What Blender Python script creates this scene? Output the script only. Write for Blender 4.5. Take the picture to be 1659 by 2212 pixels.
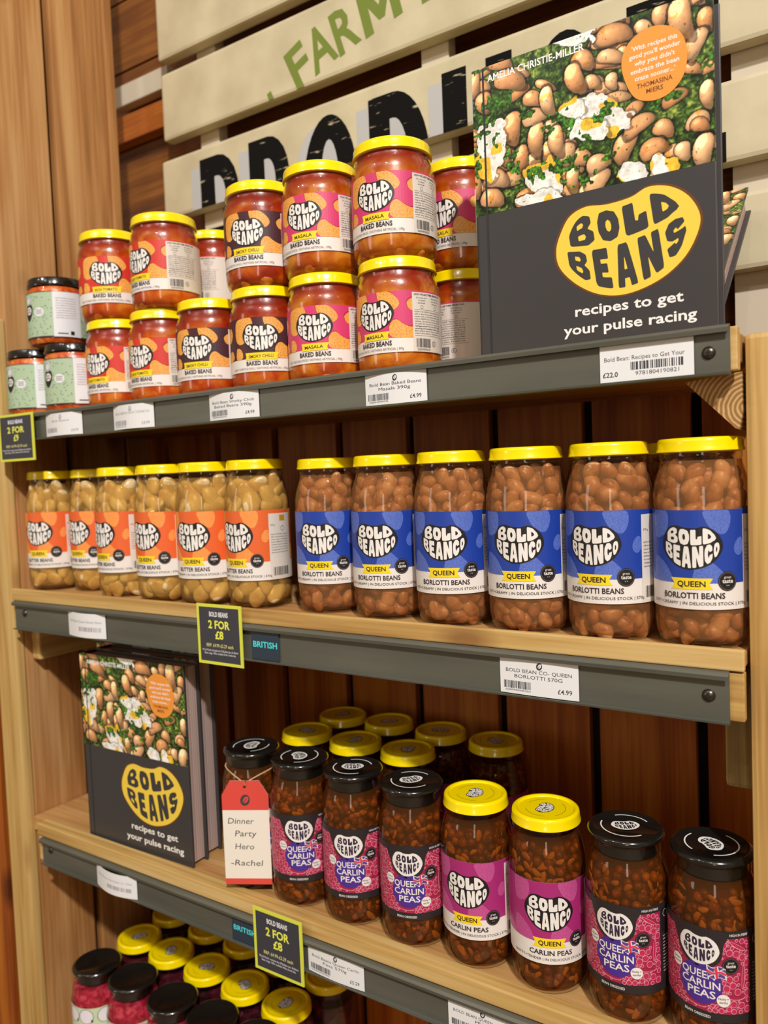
import bpy, bmesh, math, random
import numpy as np
from mathutils import Vector, Matrix
from mathutils.geometry import tessellate_polygon

for o in list(bpy.data.objects):
    bpy.data.objects.remove(o)
SC = bpy.context.scene
COL = SC.collection
EYE = 1.40          # eye height above the floor; every z below is written relative to it
random.seed(11)

# ------------------------------------------------------------------ camera
yaw, pitch, roll = math.radians(33.613), math.radians(2.895), math.radians(-2.276)
fwd = Vector((-math.sin(yaw) * math.cos(pitch), math.cos(yaw) * math.cos(pitch), -math.sin(pitch)))
rgt = Vector((math.cos(yaw), math.sin(yaw), 0))
upv = rgt.cross(fwd)
r2 = math.cos(roll) * rgt + math.sin(roll) * upv
u2 = -math.sin(roll) * rgt + math.cos(roll) * upv
cam = bpy.data.cameras.new('camera')
cam.sensor_fit = 'VERTICAL'
cam.sensor_height = 36
cam.lens = 1700 / 2212 * 36
cam.clip_start = 0.02
cam.dof.use_dof = True
cam.dof.focus_distance = 0.70
cam.dof.aperture_fstop = 6.0
camo = bpy.data.objects.new('camera', cam)
COL.objects.link(camo)
camo.matrix_world = Matrix(((r2.x, u2.x, -fwd.x, 0), (r2.y, u2.y, -fwd.y, -0.62), (r2.z, u2.z, -fwd.z, EYE), (0, 0, 0, 1)))
SC.camera = camo

# ------------------------------------------------------------------ world, lamps, exposure
SC.view_settings.view_transform = 'Standard'
SC.view_settings.look = 'None'
SC.view_settings.gamma = 1
SC.view_settings.exposure = 0.0
SC.view_settings.use_curve_mapping = False
SC.cycles.transparent_max_bounces = 32
SC.cycles.max_bounces = 10
SC.cycles.caustics_reflective = False
SC.cycles.caustics_refractive = False
W = bpy.data.worlds.new('shop_air')
SC.world = W
W.use_nodes = True
W.node_tree.nodes['Background'].inputs[0].default_value = (1.0, 0.69, 0.38, 1)
W.node_tree.nodes['Background'].inputs[1].default_value = 0.26


def lamp(name, loc, target, power, size, color, sizey=None):
    l = bpy.data.lights.new(name, 'AREA')
    l.energy = power
    l.color = color
    l.size = size
    if sizey:
        l.shape = 'RECTANGLE'
        l.size_y = sizey
    else:
        l.shape = 'DISK'
    o = bpy.data.objects.new(name, l)
    COL.objects.link(o)
    a = Vector((loc[0], loc[1], loc[2] + EYE))
    b = Vector((target[0], target[1], target[2] + EYE))
    o.location = a
    o.rotation_euler = (b - a).to_track_quat('-Z', 'Y').to_euler()
    return o


WARM = (1.0, 0.965, 0.93)
lamp('track_spot_key', (1.95, -2.65, 3.00), (-0.5, 0, -0.1), 225, 0.19, WARM)
lamp('track_spot_second', (0.15, -2.05, 1.95), (-0.5, 0, 0.0), 6, 0.10, WARM)
lamp('track_spot_third', (-1.25, -1.90, 1.95), (-0.7, 0, 0.0), 6, 0.10, WARM)
for i_, x_ in enumerate((-2.1, -0.7, 0.6, 1.3)):
    lamp('track_spot_small', (x_, -2.3, 2.25 - .1 * i_), (-0.5, 0, 0), 2, 0.05, WARM)
lamp('shop_window', (-2.6, -2.6, 0.45), (-0.6, 0, -0.1), 9, 0.5, (1.0, 0.93, 0.84), 1.5)
lamp('far_window', (0.9, -3.2, 0.35), (-0.5, 0, -0.2), 8, 0.35, (1.0, 0.90, 0.78), 1.3)


# ------------------------------------------------------------------ materials
def S(h):
    h = h.lstrip('#')
    v = [int(h[i:i + 2], 16) / 255 for i in (0, 2, 4)]
    return tuple(c / 12.92 if c <= 0.04045 else ((c + 0.055) / 1.055) ** 2.4 for c in v) + (1,)


MATS = {}


def mat(name, col='#808080', rough=0.5, metal=0.0, coat=0.0, spec=0.5):
    if name in MATS:
        return MATS[name]
    m = bpy.data.materials.new(name)
    m.use_nodes = True
    b = m.node_tree.nodes['Principled BSDF']
    b.inputs['Base Color'].default_value = S(col)
    b.inputs['Roughness'].default_value = rough
    b.inputs['Metallic'].default_value = metal
    b.inputs['Coat Weight'].default_value = coat
    b.inputs['Specular IOR Level'].default_value = spec
    MATS[name] = m
    return m


def nd(m, t, **kw):
    n = m.node_tree.nodes.new(t)
    for k, v in kw.items():
        setattr(n, k, v)
    return n


def ramp(m, stops):
    n = nd(m, 'ShaderNodeValToRGB')
    e = n.color_ramp.elements
    while len(e) < len(stops):
        e.new(0.5)
    for i, (p, c) in enumerate(stops):
        e[i].position = p
        e[i].color = S(c)
    return n


def wood(name, c, axis, fine=1.0, rough=0.55, knots=True):
    """c: dark, mid, light; axis: which way the grain runs (0,1,2)"""
    m = mat(name, c[1], rough)
    nt = m.node_tree
    L = nt.links.new
    b = nt.nodes['Principled BSDF']
    tc = nd(m, 'ShaderNodeTexCoord')
    oi = nd(m, 'ShaderNodeObjectInfo')
    add = nd(m, 'ShaderNodeVectorMath', operation='ADD')
    mul = nd(m, 'ShaderNodeVectorMath', operation='SCALE')
    mul.inputs['Scale'].default_value = 7.0
    comb = nd(m, 'ShaderNodeCombineXYZ')
    for i in range(3):
        L(oi.outputs['Random'], comb.inputs[i])
    L(comb.outputs[0], mul.inputs[0])
    L(tc.outputs['Object'], add.inputs[0])
    L(mul.outputs[0], add.inputs[1])
    mp = nd(m, 'ShaderNodeMapping')
    s = [26 * fine] * 3
    s[axis] = 1.6 * fine
    mp.inputs['Scale'].default_value = s
    L(add.outputs[0], mp.inputs[0])
    n1 = nd(m, 'ShaderNodeTexNoise')
    n1.inputs['Scale'].default_value = 1.0
    n1.inputs['Detail'].default_value = 5
    n1.inputs['Distortion'].default_value = 0.9
    L(mp.outputs[0], n1.inputs[0])
    mp2 = nd(m, 'ShaderNodeMapping')
    s2 = [240 * fine] * 3
    s2[axis] = 7 * fine
    mp2.inputs['Scale'].default_value = s2
    L(add.outputs[0], mp2.inputs[0])
    n2 = nd(m, 'ShaderNodeTexNoise')
    n2.inputs['Scale'].default_value = 1.0
    n2.inputs['Detail'].default_value = 2
    L(mp2.outputs[0], n2.inputs[0])
    mx = nd(m, 'ShaderNodeMath', operation='MULTIPLY_ADD')
    mx.inputs[1].default_value = 0.35
    L(n2.outputs[0], mx.inputs[0])
    sc = nd(m, 'ShaderNodeMath', operation='MULTIPLY')
    sc.inputs[1].default_value = 0.75
    L(n1.outputs[0], sc.inputs[0])
    L(sc.outputs[0], mx.inputs[2])
    r = ramp(m, [(0.36, c[0]), (0.54, c[1]), (0.70, c[2])])
    L(mx.outputs[0], r.inputs[0])
    out = r.outputs[0]
    if knots:
        mp3 = nd(m, 'ShaderNodeMapping')
        s3 = [9.0] * 3
        s3[axis] = 4.2
        mp3.inputs['Scale'].default_value = s3
        L(add.outputs[0], mp3.inputs[0])
        vo = nd(m, 'ShaderNodeTexVoronoi')
        vo.inputs['Scale'].default_value = 1.0
        L(mp3.outputs[0], vo.inputs[0])
        rk = ramp(m, [(0.05, '#ffffff'), (0.16, '#000000')])
        L(vo.outputs[0], rk.inputs[0])
        mix = nd(m, 'ShaderNodeMix', data_type='RGBA')
        mix.inputs[7].default_value = S(c[3] if len(c) > 3 else c[0])
        mf = nd(m, 'ShaderNodeMath', operation='MULTIPLY')
        mf.inputs[1].default_value = 0.8
        L(rk.outputs[0], mf.inputs[0])
        L(mf.outputs[0], mix.inputs[0])
        L(out, mix.inputs[6])
        out = mix.outputs[2]
    L(out, b.inputs['Base Color'])
    bp = nd(m, 'ShaderNodeBump')
    bp.inputs['Strength'].default_value = 0.12
    bp.inputs['Distance'].default_value = 0.001
    L(mx.outputs[0], bp.inputs['Height'])
    L(bp.outputs[0], b.inputs['Normal'])
    return m


PINE = ('#a2763c', '#c39e5c', '#d4b478', '#84562c')
BROWN = ('#803808', '#a85a12', '#bc7622', '#4c1c06')
DARKB = ('#4d2608', '#74400e', '#8e581c', '#341606')
pineX, pineZ, pineY = wood('pine_along_x', PINE, 0), wood('pine_along_z', PINE, 2), wood('pine_along_y', PINE, 1)
panelZ = wood('panel_pine_z', ('#8d5c2f', '#b07c48', '#c79a66', '#6b3d1c'), 2, 0.8)
backZ = wood('stained_board_z', BROWN, 2)
backX = wood('stained_board_x', DARKB, 0)
underX = wood('shelf_board_x', ('#9a6a36', '#b98a52', '#cba26a', '#8a5a2c'), 0)
M_dark = mat('dark_gap_backing', '#150a05', 0.9)

# end grain with growth rings
endg = mat('end_grain', '#b3894f', 0.7)
L = endg.node_tree.links.new
tc = nd(endg, 'ShaderNodeTexCoord')
mp = nd(endg, 'ShaderNodeMapping')
mp.inputs['Location'].default_value = (-0.012, 0, 0.008)
wv = nd(endg, 'ShaderNodeTexWave', wave_type='RINGS', rings_direction='Y')
wv.inputs['Scale'].default_value = 95
wv.inputs['Distortion'].default_value = 1.4
wv.inputs['Detail'].default_value = 2
wv.inputs['Detail Scale'].default_value = 2
rr = ramp(endg, [(0.0, '#8f6636'), (0.55, '#a87f48'), (1.0, '#d2ac74')])
L(tc.outputs['Object'], mp.inputs[0]); L(mp.outputs[0], wv.inputs[0]); L(wv.outputs[0], rr.inputs[0])
L(rr.outputs[0], endg.node_tree.nodes['Principled BSDF'].inputs['Base Color'])

# painted sign boards: cream paint, slightly worn
cream = mat('cream_paint', '#d8cdae', 0.6)
L = cream.node_tree.links.new
tc = nd(cream, 'ShaderNodeTexCoord'); nz = nd(cream, 'ShaderNodeTexNoise')
nz.inputs['Scale'].default_value = 14; nz.inputs['Detail'].default_value = 6
rr = ramp(cream, [(0.3, '#b8ac8c'), (0.6, '#cabf9e')])
L(tc.outputs['Object'], nz.inputs[0]); L(nz.outputs[0], rr.inputs[0])
L(rr.outputs[0], cream.node_tree.nodes['Principled BSDF'].inputs['Base Color'])
whitew = mat('whitewash', '#c9bca6', 0.7)

rail_m = mat('grey_rail', '#565a4e', 0.42, 0.35)
L = rail_m.node_tree.links.new
tc = nd(rail_m, 'ShaderNodeTexCoord'); mp = nd(rail_m, 'ShaderNodeMapping'); nz = nd(rail_m, 'ShaderNodeTexNoise')
mp.inputs['Scale'].default_value = (6, 60, 60); nz.inputs['Scale'].default_value = 1.0; nz.inputs['Detail'].default_value = 4
rr = ramp(rail_m, [(0.3, '#5d5e54'), (0.7, '#6c6c61')])
L(tc.outputs['Object'], mp.inputs[0]); L(mp.outputs[0], nz.inputs[0]); L(nz.outputs[0], rr.inputs[0])
L(rr.outputs[0], rail_m.node_tree.nodes['Principled BSDF'].inputs['Base Color'])
screw_m = mat('screw_steel', '#5a554e', 0.3, 0.9)
hole_m = mat('screw_recess', '#0d0b0a', 0.8)

paper = mat('ticket_paper', '#e6e6e6', 0.55)
ink = mat('ticket_ink', '#3a3a40', 0.6)
inkgrey = mat('faded_ink', '#9a9aa0', 0.6)
acid = mat('acid_yellow_card', '#d7dc4a', 0.5)
charcoal = mat('charcoal_card', '#3b3b42', 0.5)
offwhite = mat('card_white_print', '#e8e8ee', 0.5)
acidprint = mat('acid_yellow_print', '#e6ea5a', 0.5)
palecard = mat('pale_yellow_print', '#dcd98e', 0.5)
navy = mat('navy_ticket', '#2c3a48', 0.35)
cyan = mat('cyan_print', '#4fdde8', 0.5)
tagred = mat('tag_red', '#d8483c', 0.6)
tagwhite = mat('tag_white', '#e9e2d4', 0.6)
pen = mat('pencil', '#4b4a4c', 0.6)
string_m = mat('string', '#c8a57a', 0.8)

lid_y = mat('yellow_lid', '#f8dc00', 0.22, 0.0, 0.6)
lid_k = mat('black_lid', '#141513', 0.18, 0.0, 0.6)
lid_print_k = mat('lid_print_dark', '#3a3312', 0.4)
lid_print_w = mat('lid_print_white', '#e8e6e0', 0.4)
P_white = mat('label_white', '#e6dfd8', 0.45)
P_black = mat('label_black', '#1d191a', 0.45)
P_letter = mat('label_letter_white', '#e9e4de', 0.45)
P_yel = mat('label_yellow', '#f4d51c', 0.45)
P_text = mat('label_text', '#2a1e24', 0.5)
P_beige = mat('label_info_beige', '#dcd3c8', 0.45)
P_grey = mat('label_text_grey', '#6d5f60', 0.5)
P_purple = mat('label_purple', '#4a2d8c', 0.45)
P_pinkbase = mat('label_pink_lines', '#eab4c4', 0.45)
P_crim = mat('label_crimson', '#c02a52', 0.45)
P_blkband = mat('label_black_band', '#2a2426', 0.45)
P_navyflag = mat('label_flag_navy', '#5a3f8e', 0.45)
P_redflag = mat('label_flag_red', '#d83a52', 0.45)
P_dkprint = mat('label_dark_letter', '#35263f', 0.45)

def speck(name, base, dark, scale=900):
    m = mat(name, base, 0.45)
    L = m.node_tree.links.new
    tc = nd(m, 'ShaderNodeTexCoord'); nz = nd(m, 'ShaderNodeTexNoise')
    nz.inputs['Scale'].default_value = scale; nz.inputs['Detail'].default_value = 3
    r = ramp(m, [(0.40, dark), (0.52, base)])
    L(tc.outputs['Object'], nz.inputs[0]); L(nz.outputs[0], r.inputs[0])
    L(r.outputs[0], m.node_tree.nodes['Principled BSDF'].inputs['Base Color'])
    return m


# glass: thin clear shell, transparent with a fresnel gloss
glass = bpy.data.materials.new('clear_glass')
glass.use_nodes = True
nt = glass.node_tree
nt.nodes.clear()
go = nt.nodes.new('ShaderNodeOutputMaterial')
gt = nt.nodes.new('ShaderNodeBsdfTransparent')
gt.inputs[0].default_value = (0.97, 0.97, 0.95, 1)
gg = nt.nodes.new('ShaderNodeBsdfGlossy')
gg.inputs['Roughness'].default_value = 0.015
gf = nt.nodes.new('ShaderNodeFresnel')
gf.inputs[0].default_value = 1.5
# same gloss seen from inside the shell as from outside
ge = nt.nodes.new('ShaderNodeNewGeometry')
gi = nt.nodes.new('ShaderNodeMapRange')
gi.inputs[3].default_value = 1.5
gi.inputs[4].default_value = 1 / 1.5
nt.links.new(ge.outputs['Backfacing'], gi.inputs[0])
nt.links.new(gi.outputs[0], gf.inputs[0])
gm = nt.nodes.new('ShaderNodeMixShader')
tcg = nt.nodes.new('ShaderNodeTexCoord'); gn = nt.nodes.new('ShaderNodeTexNoise'); gb = nt.nodes.new('ShaderNodeBump')
gn.inputs['Scale'].default_value = 38; gn.inputs['Detail'].default_value = 1
gb.inputs['Strength'].default_value = 0.25; gb.inputs['Distance'].default_value = 0.002
nt.links.new(tcg.outputs['Object'], gn.inputs[0]); nt.links.new(gn.outputs[0], gb.inputs['Height']); nt.links.new(gb.outputs[0], gg.inputs['Normal'])
nt.links.new(gf.outputs[0], gm.inputs[0]); nt.links.new(gt.outputs[0], gm.inputs[1]); nt.links.new(gg.outputs[0], gm.inputs[2])
nt.links.new(gm.outputs[0], go.inputs[0])


def broth(name, tint, body, opac):
    m = bpy.data.materials.new(name)
    m.use_nodes = True
    nt = m.node_tree
    nt.nodes.clear()
    o = nt.nodes.new('ShaderNodeOutputMaterial')
    t = nt.nodes.new('ShaderNodeBsdfTransparent'); t.inputs[0].default_value = S(tint)
    d = nt.nodes.new('ShaderNodeBsdfDiffuse'); d.inputs[0].default_value = S(body)
    x = nt.nodes.new('ShaderNodeMixShader'); x.inputs[0].default_value = opac
    nt.links.new(t.outputs[0], x.inputs[1]); nt.links.new(d.outputs[0], x.inputs[2]); nt.links.new(x.outputs[0], o.inputs[0])
    return m


def mottled(name, cols, scale=60, rough=0.3, bump=0.3, top=None, rand=False):
    m = mat(name, cols[1], rough)
    L = m.node_tree.links.new
    tc = nd(m, 'ShaderNodeTexCoord'); nz = nd(m, 'ShaderNodeTexNoise')
    nz.inputs['Scale'].default_value = scale; nz.inputs['Detail'].default_value = 4; nz.inputs['Distortion'].default_value = 0.6
    r = ramp(m, [(0.35, cols[0]), (0.52, cols[1]), (0.68, cols[2])])
    src = tc.outputs['Object']
    L(src, nz.inputs[0]); L(nz.outputs[0], r.inputs[0])
    out = r.outputs[0]
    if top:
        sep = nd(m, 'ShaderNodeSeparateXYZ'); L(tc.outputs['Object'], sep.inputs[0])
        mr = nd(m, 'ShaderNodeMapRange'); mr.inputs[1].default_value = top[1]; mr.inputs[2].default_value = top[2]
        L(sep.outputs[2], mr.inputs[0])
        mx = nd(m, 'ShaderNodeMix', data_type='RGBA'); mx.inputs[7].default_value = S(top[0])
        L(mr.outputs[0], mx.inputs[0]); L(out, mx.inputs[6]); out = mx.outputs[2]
    b = m.node_tree.nodes['Principled BSDF']
    L(out, b.inputs['Base Color'])
    bp = nd(m, 'ShaderNodeBump'); bp.inputs['Strength'].default_value = bump; bp.inputs['Distance'].default_value = 0.002
    L(nz.outputs[0], bp.inputs['Height']); L(bp.outputs[0], b.inputs['Normal'])
    return m


# ------------------------------------------------------------------ object helpers
def tag(o, label=None, cat=None, group=None, kind=None):
    if label: o['label'] = label
    if cat: o['category'] = cat
    if group: o['group'] = group
    if kind: o['kind'] = kind
    return o


def empty(name, loc, rz=0.0):
    o = bpy.data.objects.new(name, None)
    o.empty_display_size = 0.02
    COL.objects.link(o)
    o.location = (loc[0], loc[1], loc[2] + EYE)
    o.rotation_euler = (0, 0, rz)
    return o


def link(name, me, parent=None, loc=(0, 0, 0), rot=(0, 0, 0), world=False):
    """parent given: loc is local to it (world=True: loc is an eye-relative world point)"""
    o = bpy.data.objects.new(name, me)
    COL.objects.link(o)
    o.parent = parent
    if parent is None:
        o.location = (loc[0], loc[1], loc[2] + EYE)
    elif world:
        p = parent
        base = Vector((0, 0, 0))
        while p is not None:
            base += p.location
            p = p.parent
        o.location = Vector((loc[0], loc[1], loc[2] + EYE)) - base
    else:
        o.location = loc
    o.rotation_euler = rot
    return o


def finish(name, bm, mats, smooth=False):
    me = bpy.data.meshes.new(name)
    bm.to_mesh(me)
    bm.free()
    for m in (mats if isinstance(mats, (list, tuple)) else [mats]):
        me.materials.append(m)
    if smooth:
        me.shade_smooth()
    return me


def box_mesh(name, sx, sy, sz, m, bev=0.0015, seg=2, warp=0.0):
    bm = bmesh.new()
    bmesh.ops.create_cube(bm, size=1)
    for v in bm.verts:
        v.co = Vector((v.co.x * sx, v.co.y * sy, v.co.z * sz))
    if bev:
        bmesh.ops.bevel(bm, geom=list(bm.edges), offset=bev, segments=seg, affect='EDGES', profile=0.6)
    return finish(name, bm, m)


def box(name, x0, x1, y0, y1, z0, z1, m, parent=None, bev=0.0015):
    me = box_mesh(name, x1 - x0, y1 - y0, z1 - z0, m, bev)
    return link(name, me, parent, ((x0 + x1) / 2, (y0 + y1) / 2, (z0 + z1) / 2), world=True)


def lathe(name, prof, m, n=56, smooth=True, mats=None):
    """prof: list of (r, z)"""
    vs, fs = [], []
    for r, z in prof:
        if r < 1e-6:
            vs.append((0, 0, z))
        else:
            for k in range(n):
                a = 2 * math.pi * k / n
                vs.append((r * math.cos(a), r * math.sin(a), z))
    idx, off = [], 0
    for r, z in prof:
        c = 1 if r < 1e-6 else n
        idx.append((off, c))
        off += c
    for (a, ca), (b, cb) in zip(idx, idx[1:]):
        for k in range(n):
            k2 = (k + 1) % n
            if ca == 1 and cb == 1: continue
            if ca == 1: fs.append((a, b + k2, b + k))
            elif cb == 1: fs.append((a + k, a + k2, b))
            else: fs.append((a + k, a + k2, b + k2, b + k))
    me = bpy.data.meshes.new(name)
    me.from_pydata(vs, [], fs)
    me.materials.append(m)
    bm = bmesh.new(); bm.from_mesh(me); bmesh.ops.recalc_face_normals(bm, faces=bm.faces); bm.to_mesh(me); bm.free()
    if smooth:
        me.shade_smooth()
        me.set_sharp_from_angle(angle=math.radians(50))
    return me


def curve_pts(pts, closed=True, sub=6):
    """Catmull-Rom through control points"""
    out = []
    n = len(pts)
    for i in range(n if closed else n - 1):
        p0, p1, p2, p3 = pts[(i - 1) % n], pts[i], pts[(i + 1) % n], pts[(i + 2) % n]
        if not closed:
            p0 = pts[max(i - 1, 0)]; p3 = pts[min(i + 2, n - 1)]
        for k in range(sub):
            t = k / sub
            out.append(tuple(0.5 * (2 * p1[j] + (p2[j] - p0[j]) * t + (2 * p0[j] - 5 * p1[j] + 4 * p2[j] - p3[j]) * t * t
                                    + (3 * p1[j] - p0[j] - 3 * p2[j] + p3[j]) * t ** 3) for j in range(2)))
    return out


def tube(name, pts, rad, m, n=8):
    vs, fs = [], []
    P = [Vector(p) for p in pts]
    for i, p in enumerate(P):
        d = (P[min(i + 1, len(P) - 1)] - P[max(i - 1, 0)]).normalized()
        a = d.cross(Vector((0.3, 0.2, 0.93))).normalized()
        b = d.cross(a)
        for k in range(n):
            t = 2 * math.pi * k / n
            vs.append(p + (a * math.cos(t) + b * math.sin(t)) * rad)
    for i in range(len(P) - 1):
        for k in range(n):
            fs.append((i * n + k, i * n + (k + 1) % n, (i + 1) * n + (k + 1) % n, (i + 1) * n + k))
    me = bpy.data.meshes.new(name)
    me.from_pydata(vs, [], fs)
    me.materials.append(m)
    me.shade_smooth()
    return me


# ------------------------------------------------------------------ flat print
_txt = {}


def text_geo(s, bold=0.0, shear=0.0, space=1.0):
    key = (s, bold, shear, space)
    if key in _txt:
        return _txt[key]
    cu = bpy.data.curves.new('t', 'FONT')
    cu.body = s
    cu.resolution_u = 2
    cu.offset = bold
    cu.shear = shear
    cu.space_character = space
    ob = bpy.data.objects.new('t', cu)
    me = bpy.data.meshes.new_from_object(ob)
    n = len(me.vertices)
    co = np.empty(n * 3)
    me.vertices.foreach_get('co', co)
    co = co.reshape(-1, 3)[:, :2].copy()
    faces = [tuple(p.vertices) for p in me.polygons]
    bpy.data.meshes.remove(me)
    bpy.data.objects.remove(ob)
    bpy.data.curves.remove(cu)
    _txt[key] = (co, faces)
    return co, faces


CAP = None


class Print:
    """collects flat coloured shapes (x right, y up), then maps them on a surface"""
    def __init__(self):
        self.el = []

    def raw(self, co, faces, m, layer, big=False):
        self.el.append((np.asarray(co, float), faces, m, layer, big))

    def poly(self, pts, m, layer, holes=(), big=False):
        loops = [list(pts)] + [list(h) for h in holes]
        tri = tessellate_polygon([[Vector((p[0], p[1], 0)) for p in l] for l in loops])
        self.raw([p for l in loops for p in l], [tuple(t) for t in tri], m, layer, big)

    def rect(self, x0, y0, x1, y1, m, layer, big=None):
        big = (abs(x1 - x0) > 0.004) if big is None else big
        self.raw([(x0, y0), (x1, y0), (x1, y1), (x0, y1)], [(0, 1, 2, 3)], m, layer, big)

    def ell(self, cx, cy, rx, ry, m, layer, rot=0, n=28, big=None):
        c, s = math.cos(rot), math.sin(rot)
        pts = []
        for k in range(n):
            a = 2 * math.pi * k / n
            x, y = rx * math.cos(a), ry * math.sin(a)
            pts.append((cx + x * c - y * s, cy + x * s + y * c))
        self.raw(pts, [tuple(range(n))], m, layer, (rx > 0.003) if big is None else big)

    def ring(self, cx, cy, r0, r1, m, layer, a0=0, a1=2 * math.pi, n=40, ky=1.0):
        co, fs = [], []
        for k in range(n + 1):
            a = a0 + (a1 - a0) * k / n
            co += [(cx + r0 * math.cos(a), cy + ky * r0 * math.sin(a)), (cx + r1 * math.cos(a), cy + ky * r1 * math.sin(a))]
        for k in range(n):
            fs.append((2 * k, 2 * k + 1, 2 * k + 3, 2 * k + 2))
        self.raw(co, fs, m, layer)

    def text(self, s, x, y, cap, m, layer, width=None, bold=0.0, align='C', shear=0.0, rot=0.0, space=1.0):
        """y is the middle of the capitals"""
        global CAP
        if CAP is None:
            h, _ = text_geo('H')
            CAP = h[:, 1].max()
        co, fs = text_geo(s, bold, shear, space)
        if len(co) == 0:
            return
        k = cap / CAP
        x0, x1 = co[:, 0].min(), co[:, 0].max()
        kx = k if width is None else width / (x1 - x0)
        X = (co[:, 0] - x0) * kx
        w = (x1 - x0) * kx
        X -= {'C': w / 2, 'L': 0, 'R': w}[align]
        Y = co[:, 1] * k - cap / 2
        c, s_ = math.cos(rot), math.sin(rot)
        self.raw(np.stack([x + X * c - Y * s_, y + X * s_ + Y * c], 1), fs, m, layer)

    def barcode(self, x0, y0, x1, y1, m, layer, seed=1, digits=None):
        rnd = random.Random(seed)
        x = x0
        unit = (x1 - x0) / 70
        while x < x1 - unit:
            w = unit * rnd.choice((1, 1, 2, 3))
            self.rect(x, y0, min(x + w, x1), y1, m, layer, big=False)
            x += w + unit * rnd.choice((1, 1, 2))
        if digits:
            self.text(digits, (x0 + x1) / 2, y0 - (y1 - y0) * 0.22, (y1 - y0) * 0.24, m, layer, width=(x1 - x0) * 0.9)

    def leaf(self, x, y, r, m, layer, bg):
        self.ell(x, y, r * 0.82, r, m, layer, rot=-0.3)
        self.ell(x + r * 0.10, y + r * 0.05, r * 0.40, r * 0.66, bg, layer + 1, rot=-0.6)
        self.raw([(x - r * .6, y - r * .75), (x - r * .45, y - r * .85), (x + r * .3, y + r * .3), (x + r * .22, y + r * .36)], [(0, 1, 2, 3)], m, layer + 2)

    def mesh(self, name, fn, step=0.003, keep=None):
        mats = []
        bm_all = bmesh.new()
        for co, faces, m, layer, big in self.el:
            if m not in mats:
                mats.append(m)
            mi = mats.index(m)
            bm = bmesh.new()
            vs = [bm.verts.new((c[0], c[1], layer)) for c in co]
            for f in faces:
                try:
                    bm.faces.new([vs[i] for i in f])
                except ValueError:
                    pass
            if big and step:
                x0, x1 = co[:, 0].min(), co[:, 0].max()
                k = math.ceil(x0 / step)
                while k * step < x1:
                    bmesh.ops.bisect_plane(bm, geom=bm.verts[:] + bm.edges[:] + bm.faces[:], plane_co=(k * step, 0, 0), plane_no=(1, 0, 0))
                    k += 1
            off = len(bm_all.verts)
            bm.verts.index_update()
            nv = [bm_all.verts.new(fn(v.co.x, v.co.y, v.co.z)) for v in bm.verts]
            for f in bm.faces:
                nf = bm_all.faces.new([nv[v.index] for v in f.verts])
                nf.material_index = mi
            bm.free()
        return finish(name, bm_all, mats)


def on_cyl(R, dl=0.00009):
    def fn(x, y, l):
        r = R + l * dl
        a = x / R
        return (r * math.sin(a), -r * math.cos(a), y)
    return fn


def on_plane(y0=0.0, bulge=None, dl=0.00009):
    """facing -Y; bulge = (x0, x1, depth)"""
    def fn(x, z, l):
        y = y0
        if bulge:
            t = (x - bulge[0]) / (bulge[1] - bulge[0])
            y -= bulge[2] * math.sin(math.pi * min(max(t, 0), 1))
        return (x, y - l * dl, z)
    return fn


# ------------------------------------------------------------------ the bean emblem
BEAN = [(-.86, .475), (-.70, .65), (-.457, .70), (-.18, .63), (.16, .61), (.41, .665), (.685, .568), (.90, .35), (1.0, .04), (.90, -.235),
        (.685, -.48), (.345, -.654), (-.086, -.71), (-.457, -.605), (-.765, -.36), (-.97, -.05), (-.98, .23)]
BEANC = curve_pts(BEAN, True, 5)
GLY = {
    'B': ([(0, 0), (0, 1), (.66, 1), (.93, .88), (.95, .68), (.78, .53), (1, .4), (1, .14), (.72, 0)],
          [[(.36, .62), (.36, .8), (.58, .8), (.64, .71), (.58, .62)], [(.36, .2), (.36, .4), (.62, .4), (.68, .3), (.62, .2)]]),
    'O': ([(.5, 0), (.15, .08), (0, .35), (0, .65), (.15, .92), (.5, 1), (.85, .92), (1, .65), (1, .35), (.85, .08)],
          [[(.5, .3), (.4, .36), (.36, .5), (.4, .64), (.5, .7), (.6, .64), (.64, .5), (.6, .36)]]),
    'L': ([(0, 0), (0, 1), (.48, 1), (.48, .40), (.60, .36), (.66, .52), (1, .52), (1, 0)], []),
    'D': ([(0, 0), (0, 1), (.55, 1), (.9, .82), (1, .5), (.9, .18), (.55, 0)], [[(.38, .3), (.38, .7), (.56, .64), (.64, .5), (.56, .36)]]),
    'E': ([(0, 0), (0, 1), (.95, 1), (.95, .73), (.45, .73), (.45, .62), (.85, .62), (.85, .39), (.45, .39), (.45, .27), (1, .27), (1, 0)], []),
    'A': ([(0, 0), (.26, 1), (.74, 1), (1, 0), (.66, 0), (.62, .2), (.38, .2), (.34, 0)], [[(.42, .4), (.5, .72), (.58, .4)]]),
    'N': ([(0, 0), (0, 1), (.38, 1), (.64, .5), (.64, 1), (1, 1), (1, 0), (.62, 0), (.36, .5), (.36, 0)], []),
    'C': ([(.98, .60), (.95, .85), (.7, 1), (.35, 1), (.05, .8), (0, .5), (.05, .2), (.35, 0), (.7, 0), (.95, .15), (1, .42), (.64, .42),
           (.56, .3), (.46, .33), (.4, .5), (.46, .67), (.56, .7), (.64, .58)], []),
    'S': ([(.98, .66), (.92, .9), (.6, 1), (.25, .97), (.02, .8), (.06, .56), (.3, .44), (.58, .38), (.58, .3), (.45, .27), (.38, .36), (0, .36),
           (.05, .12), (.35, 0), (.7, .02), (1, .2), (.98, .45), (.7, .56), (.42, .63), (.42, .71), (.55, .74), (.62, .64)], []),
}


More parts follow.
